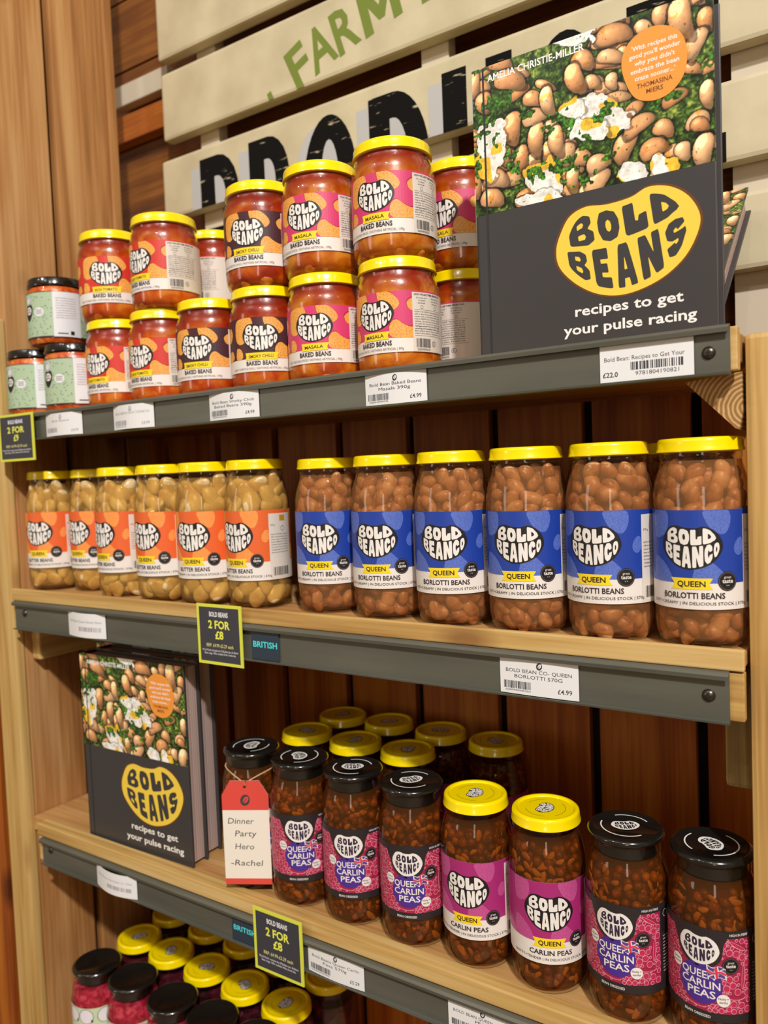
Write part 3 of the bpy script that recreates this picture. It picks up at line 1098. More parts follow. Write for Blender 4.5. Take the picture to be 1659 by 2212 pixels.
def label_pickle(R, zt, h):
    A = Print()
    A.rect(-R * 2.6, zt - h, R * 2.6, zt, mat('label_pale_green', '#c8d8b4'), 0, True)
    for u in (-.03, -.008, .018):
        A.ell(u, zt - .012, .0095, .0105, mat('label_circle', '#e8e2ea'), 1)
        A.ring(u, zt - .012, .0100, .0106, P_black, 2)
        A.rect(u + .007, zt - .020, u + .0095, zt - .016, P_black, 3)
    return [('label', A.mesh('label_pickle', on_cyl(R + .0003)), None)]


LBL['pickle'] = label_pickle(TR, TH - .047, .080)
FILL_R = tall_inner(TR, TH, TH - .024, mottled('pickled_cabbage', ('#7a0e22', '#b01c38', '#cc4a5a'), 110, .25, .5))

KINDS = {
    'borlotti': dict(glass=G_tall, lid=LIDY, lp=None, label='borlotti', cont='borlotti', name='borlotti_bean_jar'),
    'butter': dict(glass=G_tall, lid=LIDY, lp=None, label='butter', cont='butter', name='butter_bean_jar'),
    'carlin': dict(glass=G_tall, lid=LIDY, lp=LPY, label='carlin', cont='carlin', name='carlin_pea_jar'),
    'carlin_black': dict(glass=G_tall, lid=LIDK, lp=LPK, label='carlin_black', cont='carlin', name='carlin_pea_jar'),
    'masala': dict(glass=G_short, lid=LID_S, lp=None, label='masala', sauce='masala', name='baked_bean_jar'),
    'smoky': dict(glass=G_short, lid=LID_S, lp=None, label='smoky', sauce='smoky', name='baked_bean_jar'),
    'tomato': dict(glass=G_short, lid=LID_S, lp=None, label='tomato', sauce='tomato', name='baked_bean_jar'),
    'green': dict(glass=G_green, lid=LID_G, lp=None, label='green', fill=SAUCE_g, name='vegetable_jar'),
    'pickle': dict(glass=G_tall, lid=LIDK, lp=None, label='pickle', fill=FILL_R, name='pickle_jar'),
    'dark': dict(glass=G_tall, lid=LIDY, lp=LPY, label=None, fill=BR['dark'], name='preserve_jar'),
}
jrnd = random.Random(77)


def jar(kind, x, y, z, off, label, group, hs=1.0, ws=1.0):
    """off: how far the emblem is turned from facing the shopper"""
    k = KINDS[kind]
    al = math.atan2(-x, 0.62 + y)
    r = empty(k['name'], (x, y, z), al + off)
    r.scale = (ws, ws, hs)
    tag(r, label, 'jar', group)
    link('glass', k['glass'], r)
    spin = jrnd.uniform(0, 6.28)
    if 'cont' in k:
        c = k['cont']
        o = link('beans' if c != 'carlin' else 'peas', jrnd.choice(CONTENT[c]), r, rot=(0, 0, spin))
        o['kind'] = 'stuff'
        b = link('broth', BR[c], r)
        link('broth_core', CORE[c], r)
    if 'sauce' in k:
        link('sauce', SAUCE[k['sauce']], r, rot=(0, 0, spin))
        o = link('beans', BAKED, r, rot=(0, 0, spin))
        o['kind'] = 'stuff'
    if 'fill' in k:
        link('filling', k['fill'], r, rot=(0, 0, spin))
    ld = link('lid', k['lid'], r, rot=(0, 0, spin * 1.7))
    if k['lp']:
        link('lid_emblem', k['lp'], ld)
    if k['label']:
        made = {}
        for nm, me, par in LBL[k['label']]:
            made[nm] = link(nm, me, made.get(par, r))
    return r


# ================================================================== THE SETTING
XL, XR = -1.0515, -.0992           # inner faces of the two ends
fl = box('floor', -2.6, 1.6, -2.6, .5, -EYE - .02, -EYE, wood('floor_boards', ('#5a4630', '#75604a', '#86705a', '#4a3826'), 0), bev=0)
tag(fl, kind='structure')

wb = empty('wall_back', (0, .26, -EYE)); tag(wb, kind='structure')
box('backing', -1.40, .40, .276, .282, -EYE, .075, M_dark, wb, 0)
gx = [-1.007, -.890, -.773, -.655, -.540, -.420, -.303, -.185, -.068]
xs = [-1.12] + gx + [.05, .17]
for a, b in zip(xs, xs[1:]):
    box('board', a + .006, b - .006, .260, .272, -1.05, .072, backZ, wb, .001)

# upper wall behind the slatted sign
wu = empty('wall_upper', (0, .34, 0.0)); tag(wu, kind='structure')
zz = -EYE
i = 0
while zz < 1.0:
    h_ = (.135, .12, .145)[i % 3]
    box('board', -2.70, 1.30, .345, .360, zz, zz + h_ - .004, backX, wu, .001)
    zz += h_
    i += 1
box('backing', -2.7, 1.3, .362, .368, -EYE, 1.0, M_dark, wu, 0)

wl = empty('wall_left', (XL, .1, -EYE)); tag(wl, kind='structure')
for y0, y1 in ((.021, .108), (.120, .214)):
    box('board', XL - .020, XL, y0, y1, -EYE, .95, panelZ, wl, .0025)
box('board', XL - .020, XL, .220, .275, -EYE, .08, panelZ, wl, .0015)
box('trim_strip', XL - .030, XL + .004, .215, .231, .08, .95, panelZ, wl, .002)
box('backing', XL - .034, XL - .022, .03, .225, -EYE, .95, M_dark, wl, 0)

p = box('upright_post', -1.100, XL + .001, .006, .0205, -EYE, .235, pineZ, bev=.003)
tag(p, 'pale pine upright post beside the boarded side panel', 'post')
p = box('upright_post', XR, .03, .018, .075, -EYE, .0915, pineZ, bev=.004)
tag(p, 'thick honey-coloured pine post ending level with the top shelf by the cookbook', 'post')
p = box('corner_board', -1.22, -1.155, .03, .05, -EYE, .62, backZ, bev=.002)
tag(p, 'narrow brown board standing beyond the pale pine upright', 'board')

# timber pieces glimpsed between the side panel and the sign
p = box('wall_batten', -1.16, -1.02, .315, .335, .655, .690, whitew, bev=.002)
tag(p, 'short whitewashed batten behind the end of the sign', 'batten')
p = box('wall_rail', -1.30, .30, .318, .342, .595, .640, wood('rail_brown', BROWN, 0), bev=.002)
tag(p, 'brown timber rail running behind the slatted sign', 'rail')


def screw(x, z, parent, y=-.0008):
    me = lathe('screw', [(0, .0026), (.0022, .0024), (.0042, .0014), (.0050, 0), (.0050, -.001)], screw_m, 20)
    o = link('screw', me, parent, (x, y, z), (math.pi / 2, 0, 0), world=True)
    P = Print()
    P.rect(-.0022, -.0005, .0022, .0005, hole_m, 0)
    P.rect(-.0005, -.0022, .0005, .0022, hole_m, 0)
    link('screw_recess', P.mesh('screw_recess', lambda a, b, l: (a, b, .00255), step=0), o)


def rail_mesh(x0, x1, h, lip=.0062):
    """shelf-edge ticket channel: flat face with a rolled lip above and a small one below"""
    prof = [(0.0, h), (-.0042, h - .0008), (-.0062, h - .003), (-.0056, h - lip), (-.0046, h - lip), (-.0048, h - .0036), (-.0034, h - .0026), (-.0008, h - .0034), (-.0008, .0020),
            (-.0032, .0016), (-.0046, .0024), (-.0056, .0022), (-.0052, .0006), (-.0026, 0.0), (.0006, 0.0), (.0006, h)]
    bm = bmesh.new()
    a = [bm.verts.new((x0, y, z)) for y, z in prof]
    b = [bm.verts.new((x1, y, z)) for y, z in prof]
    n = len(prof)
    for k in range(n):
        bm.faces.new((a[k], a[(k + 1) % n], b[(k + 1) % n], b[k]))
    for loop in (a, b):
        t = tessellate_polygon([[Vector((v.co.y, v.co.z, 0)) for v in loop]])
        for f in t:
            try: bm.faces.new([loop[i] for i in f])
            except ValueError: pass
    bmesh.ops.recalc_face_normals(bm, faces=bm.faces)
    return finish('label_rail', bm, rail_m)


# ------------------------------------------------------------------ shelves
ZT, ZM, ZB, ZL = .0925, -.1460, -.4740, -.835      # standing surfaces
s = empty('top_shelf', (-.57, .13, ZT - .02))
tag(s, 'highest plank shelf carrying baked bean jars and the large cookbook', 'shelf', 'plank shelves')
box('board', XL + .002, XR - .002, .012, .258, ZT - .022, ZT, underX, s)
box('front_block', XL + .02, -.1008, .0008, .0115, .0640, .0955, pineX, s, .001)
o = link('label_rail', rail_mesh(-1.035, -.1055, .0370), s, (0, 0, .0605), world=True)
screw(-.1202, .0779, o); screw(-1.02, .0779, o)
# triangular gusset below the shelf
bm = bmesh.new()
tri = [(-.1415, .0596), (-.1010, .0640), (-.1010, .0330), (-.1034, .0214), (-.1060, .0225)]
fa = [bm.verts.new((x, .018, z)) for x, z in tri]; ba = [bm.verts.new((x, .060, z)) for x, z in tri]
bm.faces.new(fa); bm.faces.new(ba[::-1])
for k in range(5): bm.faces.new((fa[k], ba[k], ba[(k + 1) % 5], fa[(k + 1) % 5]))
bmesh.ops.recalc_face_normals(bm, faces=bm.faces)
for v in bm.verts: v.co -= Vector((-.108, .03, .045))
link('gusset', finish('gusset', bm, endg), s, (-.108, .03, .045), world=True)

s = empty('middle_shelf', (-.57, .13, ZM - .02))
tag(s, 'plank shelf carrying the orange and the blue labelled bean jars', 'shelf', 'plank shelves')
box('board', XL + .002, XR - .002, .0060, .258, ZM - .0115, ZM, underX, s)
box('front_batten', -1.0407, -.0997, -.0005, .0055, -.1575, -.1415, pineX, s, .0012)
box('front_block', -1.0400, -.1000, .0015, .0100, -.1955, -.1590, pineX, s, .001)
o = link('label_rail', rail_mesh(-1.034, -.110, .0400), s, (0, 0, -.1978), world=True)
screw(-.1247, -.1775, o); screw(-1.0111, -.1741, o)
box('cleat', -.1236, -.1008, .050, .230, -.2655, -.1665, wood('sawn_cleat', ('#6e5630', '#8c723f', '#a0854e', '#5a4424'), 2, 2.2, .7, False), s, .004)
box('cleat', -1.0495, -1.030, .030, .230, -.2480, -.1665, pineY, s, .003)

s = empty('lower_shelf', (-.57, .13, ZB - .02))
tag(s, 'plank shelf carrying the cookbook stack and the pea jars', 'shelf', 'plank shelves')
for a, b in ((.0170, .092), (.0925, .165), (.1655, .258)):
    box('board', XL + .002, XR - .002, a, b, ZB - .020, ZB, underX, s, .0008)
box('front_batten', -1.0152, -.0997, -.0005, .0165, -.4865, -.4700, pineX, s, .0012)
box('front_block', -1.0152, -.1000, .0015, .0100, -.5225, -.4880, pineX, s, .001)
o = link('label_rail', rail_mesh(-1.004, -.110, .0370), s, (0, 0, -.5245), world=True)
screw(-.985, -.5016, o)

s = empty('bottom_shelf', (-.57, .13, ZL - .02))
tag(s, 'lowest plank shelf holding red preserve jars below the pea jars', 'shelf', 'plank shelves')
box('board', XL + .002, XR - .002, .0, .258, ZL - .020, ZL, underX, s)

# ------------------------------------------------------------------ slatted sign
PL = [(.6660, .775), (.5405, .6440), (.4190, .5105), (.3033, .3860), (.1926, .2703), (.800, .90)]
sg = empty('slatted_sign', (-.5, .27, .19))
tag(sg, 'cream slatted sign with black and green painted lettering behind the baked beans', 'sign')
letter_k = mat('sign_black', '#16110d', .85, spec=.2)
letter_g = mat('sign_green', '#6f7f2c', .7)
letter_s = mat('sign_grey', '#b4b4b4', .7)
# worn brush texture in the black paint
L = letter_k.node_tree.links.new
tc = nd(letter_k, 'ShaderNodeTexCoord'); mp = nd(letter_k, 'ShaderNodeMapping'); nz = nd(letter_k, 'ShaderNodeTexNoise')
mp.inputs['Scale'].default_value = (30, 30, 160); nz.inputs['Scale'].default_value = 1; nz.inputs['Detail'].default_value = 5
rr = ramp(letter_k, [(0.64, '#070504'), (0.70, '#b8ad90')])
L(tc.outputs['Object'], mp.inputs[0]); L(mp.outputs[0], nz.inputs[0]); L(nz.outputs[0], rr.inputs[0])
L(rr.outputs[0], letter_k.node_tree.nodes['Principled BSDF'].inputs['Base Color'])
planks = []
for i, (z0, z1) in enumerate(PL):
    xl = (-.990, -.986, -.993, -.972, -.98, -.98)[i]
    planks.append((box('plank', xl, .30, .270, .291, z0, z1, cream, sg, .005), z0, z1))
for x in (-.905, -.50, -.13):
    box('batten', x - .02, x + .02, .2915, .311, .12, .92, whitew, sg, .001)


def arc(cx, cy, rx, ry, a0, a1, n=10):
    return [(cx + rx * math.cos(math.radians(a0 + (a1 - a0) * k / n)), cy + ry * math.sin(math.radians(a0 + (a1 - a0) * k / n))) for k in range(n + 1)]


BLOCK = {   # heavy signwriter capitals in a unit cell: outline and counters
    'P': ([(0, 0), (0, 1)] + arc(.48, .67, .52, .33, 90, -90) + [(.38, .34), (.38, 0)], [[(.38, .48), (.38, .84)] + arc(.46, .66, .20, .18, 90, -90)]),
    'R': ([(0, 0), (0, 1)] + arc(.48, .68, .50, .32, 90, -75) + [(1, 0), (.64, 0), (.42, .36), (.38, .36), (.38, 0)], [[(.38, .50), (.38, .84)] + arc(.46, .67, .18, .17, 90, -90)]),
    'O': (arc(.5, .5, .5, .5, 0, 350, 35), [arc(.5, .5, .17, .33, 0, 345, 23)]),
    'D': ([(0, 0), (0, 1)] + arc(.42, .5, .58, .5, 90, -90, 18), [[(.36, .17), (.36, .83)] + arc(.42, .5, .24, .33, 90, -90, 14)]),
    'U': ([(0, 1), (.36, 1), (.36, .3)] + arc(.5, .3, .14, .12, 180, 360, 8)[1:-1] + [(.64, .3), (.64, 1), (1, 1)] + arc(.5, .34, .5, .34, 0, -180, 16), []),
    'C': (arc(.5, .5, .5, .5, 40, 320, 24) + arc(.52, .5, .17, .30, 315, 45, 14), []),
    'M': ([(0, 0), (0, 1), (.28, 1), (.5, .52), (.72, 1), (1, 1), (1, 0), (.77, 0), (.77, .62), (.58, .2), (.42, .2), (.23, .62), (.23, 0)], []),
    'E': ([(0, 0), (0, 1), (.95, 1), (.95, .82), (.36, .82), (.36, .6), (.85, .6), (.85, .42), (.36, .42), (.36, .18), (1, .18), (1, 0)], []),
}


def clip_text(name, P, z0, z1, parent):
    me = P.mesh(name, lambda x, z, l: (x, .2697 - l * .0001, z), step=0)
    bm = bmesh.new(); bm.from_mesh(me)
    for co, no in (((0, 0, z0 + .001), (0, 0, -1)), ((0, 0, z1 - .001), (0, 0, 1))):
        bmesh.ops.bisect_plane(bm, geom=bm.verts[:] + bm.edges[:] + bm.faces[:], plane_co=co, plane_no=no, clear_outer=True)
    bm.to_mesh(me); bm.free()
    link(name, me, parent, (0, 0, 0), world=True)


for ch, x0, x1 in (('P', -.908, -.828), ('R', -.806, -.728), ('O', -.7045, -.6120), ('D', -.591, -.500), ('U', -.4797, -.385), ('C', -.365, -.275), ('E', -.250, -.152)):
    for j in (2, 3):
        P = Print()
        o_, h_ = BLOCK[ch]
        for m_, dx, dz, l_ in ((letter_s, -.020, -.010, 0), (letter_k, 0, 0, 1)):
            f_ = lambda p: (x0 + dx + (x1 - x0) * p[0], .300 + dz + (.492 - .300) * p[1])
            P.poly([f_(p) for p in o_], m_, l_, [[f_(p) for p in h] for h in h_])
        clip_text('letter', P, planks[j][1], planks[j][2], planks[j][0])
for ch, x, z, w, rot in (('U', -.7620, .518, .036, .42), ('F', -.7040, .5715, .034, .42), ('A', -.6660, .5850, .044, .34), ('R', -.6240, .5960, .038, .30), ('M', -.5680, .6060, .060, .24), ('F', -.4900, .6180, .036, .14), ('R', -.4400, .6250, .040, .10),
                         ('E', -.3900, .630, .036, .05), ('S', -.3450, .632, .036, 0), ('H', -.2980, .630, .042, -.05)):
    P = Print()
    if ch == 'M':
        c_, s_ = math.cos(rot), math.sin(rot)
        q_ = [((p[0] - .5) * w, (p[1] - .5) * .058) for p in BLOCK['M'][0]]
        P.poly([(x + a * c_ - b * s_, z + a * s_ + b * c_) for a, b in q_], letter_g, 0)
    else:
        P.text(ch, x, z, .058, letter_g, 0, width=w, bold=.022, rot=rot)
    clip_text('letter', P, planks[1][1], planks[1][2], planks[1][0])

# ================================================================== COOKBOOK
BW, BH, BT = .1962, .2490, .026
BEANS = [(349,2308,133,-3,-40,-93),(1235,2391,136,22,-10,-95),(921,2151,86,39,4,-123),(681,2047,70,18,-9,-118),(426,2195,84,37,38,-52),(554,2098,88,-2,-25,-74),(111,2195,86,-3,-25,-89),(565,1953,106,31,16,-73),(576,1772,77,-17,-26,-132),(750,1711,75,7,-13,-119),(366,1910,91,-18,-32,-131),(200,1531,106,-3,-25,-92),(1086,1445,86,37,26,-74),(1409,1658,106,40,52,-63),(1370,1780,60,40,52,-45),(1516,1450,96,38,31,-79),(1879,1344,75,-23,-33,-119),(1912,1746,57,-2,-17,-98),(1742,2343,97,22,-16,-151),(1591,2421,60,-31,-43,-71),(1836,2126,60,-54,-48,-96),(1909,2279,63,-2,-22,-84),(267,2477,101,-3,-31,-75),(824,1582,72,-37,-43,-80),(1300,1519,74,-60,-53,-106),(441,1648,74,-3,-18,-105),(291,1701,67,-3,-17,-83),(946,1523,91,-2,-23,-79),(1678,1788,88,31,36,-55),(1212,2049,57,-2,-17,-63),(1051,2083,67,-2,-20,-64),(1151,2503,137,21,1,-66),(1460,2371,69,-1,-23,-61),(982,2275,88,-19,-42,-85),(1737,1380,66,-1,-17,-67),(1813,1961,58,-1,-18,-53),(880,1379,61,-3,-14,-116),(1075,1304,76,-70,-61,-96),(706,1833,71,-2,-19,-58),(554,1590,71,-20,-29,-84),(684,1632,71,-3,-18,-103),(20,2360,70,-4,-21,-107),(1202,2234,101,-2,-32,-63),(1857,1537,64,-1,-17,-60),(1302,2216,56,-2,-18,-69),(159,1377,104,-3,-23,-93),(-12,1510,89,-4,-20,-94),(478,1276,98,-2,-22,-60),(998,1221,85,29,11,-88)]
BUR = [(1074,1834,251,-34,-122,-130),(896,1927,122,-2,-34,-86),(997,1741,165,-2,-44,-86),(157,1781,143,-58,-59,-236),(629,1408,163,46,3,-191),(1588,1308,101,-2,-25,-82),(1366,1307,106,-2,-25,-91),(912,2498,179,13,-29,-89),(608,1263,193,-3,-42,-89)]


def vnoise(x, y, f, seed):
    rs = np.random.RandomState(seed)
    g = rs.rand(128, 128)
    X, Y = x * f, y * f
    xi, yi = np.floor(X).astype(int), np.floor(Y).astype(int)
    tx, ty = X - xi, Y - yi
    tx, ty = tx * tx * (3 - 2 * tx), ty * ty * (3 - 2 * ty)
    G = lambda a, b: g[a % 128, b % 128]
    return (G(xi, yi) * (1 - tx) + G(xi + 1, yi) * tx) * (1 - ty) + (G(xi, yi + 1) * (1 - tx) + G(xi + 1, yi + 1) * tx) * ty


def food_picture(nx, ny, v0):
    """printed food photograph: beans, kale and soft cheese; returns mesh with a colour attribute"""
    u = np.linspace(0, BW, nx); v = np.linspace(v0, BH, ny)
    U, V = np.meshgrid(u, v)
    n1, n2, n3 = vnoise(U, V, 130, 1), vnoise(U, V, 320, 2), vnoise(U, V, 760, 3)
    g = np.clip(1.5 * (.35 * n1 + .4 * n2 + .35 * n3) - .36, 0, 1)
    c0, c1, c2 = np.array([14, 24, 12.]), np.array([58, 88, 30.]), np.array([186, 196, 92.])
    t = g[..., None]
    C = np.where(t < .5, c0 + (c1 - c0) * t * 2, c1 + (c2 - c1) * (t - .5) * 2)
    rs = np.random.RandomState(5)
    wob = (n1 - .5) * .12

    def ellipse(e):
        M = np.array([[e[2], e[3]], [e[4], e[5]]]) / 1e4
        Mi = np.linalg.inv(M)
        du, dv = U - e[0] / 1e4, V - e[1] / 1e4
        return Mi[0, 0] * du + Mi[0, 1] * dv, Mi[1, 0] * du + Mi[1, 1] * dv, du, dv
    fill = [(rs.uniform(0, 1960), rs.uniform(1250, 2500), rs.uniform(70, 105), rs.uniform(-40, 40), rs.uniform(-40, 40), -rs.uniform(48, 75)) for _ in range(55)]
    for e in fill + BEANS[::-1]:
        qx, qy, du, dv = ellipse(e)
        if abs(e[5]) > abs(e[2]): qx, qy = qy, qx
        qx, qy = qx / 1.06, qy / .86
        k0 = .40
        qb = qy - k0 * qx ** 2 + k0 * .45              # kidney bend
        d = (np.abs(qx) ** 2.3 + np.abs(qb) ** 2.3) ** (1 / 2.3) + wob * .6
        C *= np.where((d > 1) & (d < 1.2), .5, 1.0)[..., None]
        s_ = np.hypot(e[2], e[4]) / 1e4
        nx_, ny_ = du / (s_ + 1e-9), dv / (s_ + 1e-9)
        nz_ = np.sqrt(np.clip(1 - d ** 2, 0, 1))
        lam = np.clip(-.30 * nx_ + .40 * ny_ + .75 * nz_, 0, 1.2)
        base = np.array([248, 184, 126.]) + rs.uniform(-1, 1) * np.array([12, 22, 26.])
        col = base * (.56 + .54 * lam)[..., None] * (.92 + .14 * n2)[..., None]
        spec = np.clip((-.35 * nx_ + .5 * ny_ + .78 * nz_), 0, 1) ** 30
        col = col + 46 * spec[..., None]
        col = np.where(((n1 > .78) & (n2 > .5))[..., None], col * np.array([.95, .86, .6]), col)
        col = np.where((n3 > .93)[..., None], col * .5, col)
        C = np.where((d < 1)[..., None], col, C)
    for i, e in enumerate(BUR):
        qx, qy, du, dv = ellipse(e)
        d = np.sqrt(qx ** 2 + qy ** 2) + (n1 - .5) * .55 + (n2 - .5) * .25
        C *= np.where((d > 1) & (d < 1.15), .7, 1.0)[..., None]
        sh = .86 + .26 * n2 + .1 * (n3 - .5)
        col = np.array([246, 244, 234.]) * sh[..., None]
        ye = vnoise(U, V, 90, 20 + i)
        col = np.where((ye > .70)[..., None], np.array([244, 196, 60.]) * sh[..., None], col)
        col = np.where((n3 > .93)[..., None], col * .5, col)
        C = np.where((d < 1)[..., None], col, C)
    # kale tossed over the top
    k = vnoise(U, V, 60, 40) * .75 + n2 * .35
    kale = np.array([44, 76, 24.]) * (.25 + 2.4 * n3 * n2 + .5 * n1)[..., None]
    C = np.where((k > .80)[..., None], kale, C)
    C = np.clip(C, 0, 255) / 255
    lin = np.where(C <= .04045, C / 12.92, ((C + .055) / 1.055) ** 2.4)
    me = bpy.data.meshes.new('cover_picture')
    vs = np.stack([U, np.full_like(U, -.00012), V], -1).reshape(-1, 3)
    idx = np.arange(nx * ny).reshape(ny, nx)
    fs = np.stack([idx[:-1, :-1], idx[:-1, 1:], idx[1:, 1:], idx[1:, :-1]], -1).reshape(-1, 4)
    me.from_pydata(vs.tolist(), [], fs.tolist())
    at = me.color_attributes.new('print', 'FLOAT_COLOR', 'POINT')
    at.data.foreach_set('color', np.concatenate([lin.reshape(-1, 3), np.ones((nx * ny, 1))], 1).ravel())
    m = mat('cover_photo_print', '#808080', .32)
    a = nd(m, 'ShaderNodeVertexColor'); a.layer_name = 'print'
    m.node_tree.links.new(a.outputs[0], m.node_tree.nodes['Principled BSDF'].inputs['Base Color'])
    me.materials.append(m)
    return me


book_k = mat('book_charcoal', '#3c3a3b', .38)
book_y = mat('book_yellow', '#f0cf4a', .4)
book_ol = mat('book_outline', '#6b3d1c', .4)
book_w = mat('book_white_print', '#f0eeea', .4)
book_or = mat('book_orange', '#f0993c', .4)
book_br = mat('book_brown_print', '#6b3a1c', .4)
pages_m = mat('page_edges', '#b98f7c', .7)
Lk = pages_m.node_tree.links.new
tc = nd(pages_m, 'ShaderNodeTexCoord'); mp = nd(pages_m, 'ShaderNodeMapping'); nz = nd(pages_m, 'ShaderNodeTexNoise')
mp.inputs['Scale'].default_value = (0, 700, 0); nz.inputs['Scale'].default_value = 1
rr = ramp(pages_m, [(0.32, '#7d5f58'), (0.5, '#b89c92'), (0.66, '#d6c8c0')])
Lk(tc.outputs['Object'], mp.inputs[0]); Lk(mp.outputs[0], nz.inputs[0]); Lk(nz.outputs[0], rr.inputs[0])
Lk(rr.outputs[0], pages_m.node_tree.nodes['Principled BSDF'].inputs['Base Color'])
PICT = food_picture(380, 244, .1255)
PB = Print()
emblem(PB, .1286, .0785, .0567, book_y, book_k, 0, BK_LET, rot=.13, ky=.97, outline=book_ol)
PBm = PB.mesh('cover_emblem', on_plane(-.0001), step=0)
PT = Print()
PT.text('recipes to get', .1290, .0312, .0078, book_w, 0, width=.0850, bold=.02)
PT.text('your pulse racing', .1286, .0168, .0078, book_w, 0, width=.1045, bold=.02)
PT.text('AMELIA CHRISTIE-MILLER', .0570, .2385, .0056, book_w, 1, width=.0850, bold=.02)
PQ = Print()
q = curve_pts([(.1290, .2110), (.1325, .2265), (.1450, .2350), (.1600, .2345), (.1730, .2250), (.1775, .2090), (.1745, .1930), (.1640, .1830), (.1500, .1815), (.1370, .1890)], True, 6)
PQ.poly(q, book_or, 2)
for i, t in enumerate(("'With recipes this", "good you'll wonder", "why you didn't", 'embrace the bean', "craze sooner...'")):
    PQ.text(t, .1538, .2235 - i * .0057, .0034, book_w, 3, width=(.034, .038, .030, .036, .030)[i], bold=.015)
PQ.text('THOMASINA', .1535, .1945, .0034, book_br, 3, width=.0265, bold=.01)
PQ.text('MIERS', .1535, .1893, .0034, book_br, 3, bold=.01)
PQm = PQ.mesh('quote_badge', on_plane(-.0002), step=0)
PA = Print()
PA.el = [PT.el.pop()]
PAm = PA.mesh('author_line', on_plane(-.0002), step=0)
PTm = PT.mesh('cover_lettering', on_plane(-.0002), step=0)
m_cov = box_mesh('cover', BW, .0026, BH, book_k, .0008)
m_spine = box_mesh('spine', .0030, BT, BH, book_k, .0008)
m_page = box_mesh('page_block', BW - .009, BT - .0054, BH - .007, pages_m, .0004)
m_hinge = box_mesh('hinge_groove', .0016, .0006, BH - .001, mat('hinge_dark', '#2a292a', .5), 0)


def book(x, y, z, rz=0, rx=0, label='', group='copies of the bean cookbook', ry=0):
    r = empty('cookbook', (x, y, z), rz)
    r.rotation_euler = (rx, ry, rz)
    tag(r, label, 'book', group)
    c = link('front_cover', m_cov, r, (BW / 2, .0013, BH / 2))
    off = (-BW / 2, -.0013, -BH / 2)
    link('cover_photo', PICT, c, off)
    link('cover_emblem', PBm, c, off)
    link('cover_lettering', PTm, c, off)
    link('author_line', PAm, c, off)
    link('quote_badge', PQm, c, off)
    link('hinge', m_hinge, c, (-BW / 2 + .0105, -.00135, 0))
    link('back_cover', m_cov, r, (BW / 2, BT - .0013, BH / 2))
    link('spine', m_spine, r, (.0015, BT / 2, BH / 2))
    link('page_block', m_page, r, ((BW - .006) / 2 + .003, BT / 2, BH / 2))
    return r


book(-.3113, .0125, ZT + .001, 0, 0, 'large charcoal bean cookbook standing upright on the top shelf with its cover in full view')
book(-.3245, .050, ZT + .0212, 0, math.radians(-52), 'bean cookbook leaning back against the slatted sign behind the upright copy')
sx = [(-.9230, .0190), (-.9285, .0475), (-.9640, .0765)]
lab = ['cookbook at the front of the stack on the pea shelf with its bean cover showing', 'second cookbook in the stack on the pea shelf, page edges showing', 'rear cookbook of the stack on the pea shelf, set closest to the side panel']
for i, (x, y) in enumerate(sx):
    book(x, y, ZB + .0005, math.radians(1.2), 0, lab[i])

# ================================================================== JARS
ordn = ['first', 'second', 'third', 'fourth', 'fifth', 'sixth']
# top shelf: baked beans (columns two high)
Yt = .055
low = [('tomato', -.8513, -.80), ('tomato', -.7670, -.80), ('smoky', -.6824, -.48), ('smoky', -.5958, -.20), ('masala', -.5120, -.35), ('masala', -.4218, -.60)]
lowlab = ['red rich tomato baked bean jar, lower one beside the sage labelled jars', 'red rich tomato baked bean jar, lower one beside a maroon labelled jar', 'maroon smoky chilli jar with nothing stacked on it',
          'maroon smoky chilli jar carrying another smoky chilli jar on its lid', 'pink masala baked bean jar, lower of the pair beside the maroon jars', 'pink masala baked bean jar above the masala price ticket, lower of its pair']
for (k, x, a), l in zip(low, lowlab):
    jar(k, x, Yt, ZT, a, l, 'baked bean jars on the top shelf')
up = [('tomato', -.8570, -.21), ('tomato', -.7560, -.89), ('smoky', -.5970, -.42), ('masala', -.5130, -.49), ('masala', -.4225, -.47)]
uplab = ['red rich tomato baked bean jar stacked highest beside the sage labelled jars', 'red rich tomato jar stacked on another, turned to show its cooking notes', 'maroon smoky chilli jar stacked on top of another',
         'pink masala jar stacked on another, beside the stacked maroon jar', 'pink masala jar standing highest of all, stacked in the column by the cookbooks']
for (k, x, a), l in zip(up, uplab):
    jar(k, x, Yt, ZT + SH - .0012, a, l, 'baked bean jars on the top shelf')
# second row
jar('masala', -.3945, .142, ZT, -1.75, 'pink masala jar half hidden behind the cookbook, showing its back panel', 'baked bean jars on the top shelf')
jar('masala', -.3925, .142, ZT + SH - .0012, -.58, 'pink masala jar stacked half hidden behind the cookbook, emblem showing', 'baked bean jars on the top shelf')
jar('tomato', -.7600, .142, ZT, -1.6, 'red baked bean jar in the second row underneath one showing its back panel', 'baked bean jars on the top shelf')
jar('tomato', -.7600, .142, ZT + SH - .0012, -1.75, 'red baked bean jar in the second row, back panel visible in the gap between stacks', 'baked bean jars on the top shelf')
jar('smoky', -.6730, .142, ZT, -.9, 'maroon smoky chilli jar in the second row, lower one', 'baked bean jars on the top shelf')
jar('smoky', -.6730, .142, ZT + SH - .0012, -.5, 'maroon smoky chilli jar in the second row, peeping out behind a stacked maroon jar', 'baked bean jars on the top shelf')
jar('green', -1.0112, .041, ZT, -.65, 'squat jar with sage label and black lid against the side panel', 'sage labelled vegetable jars')
jar('green', -.9325, .046, ZT, -.62, 'squat jar with sage label and black lid next to the tomato jars', 'sage labelled vegetable jars')
jar('green', -.9690, .050, ZT + GH - .0008, -.72, 'squat jar with sage label stacked on the other two', 'sage labelled vegetable jars')

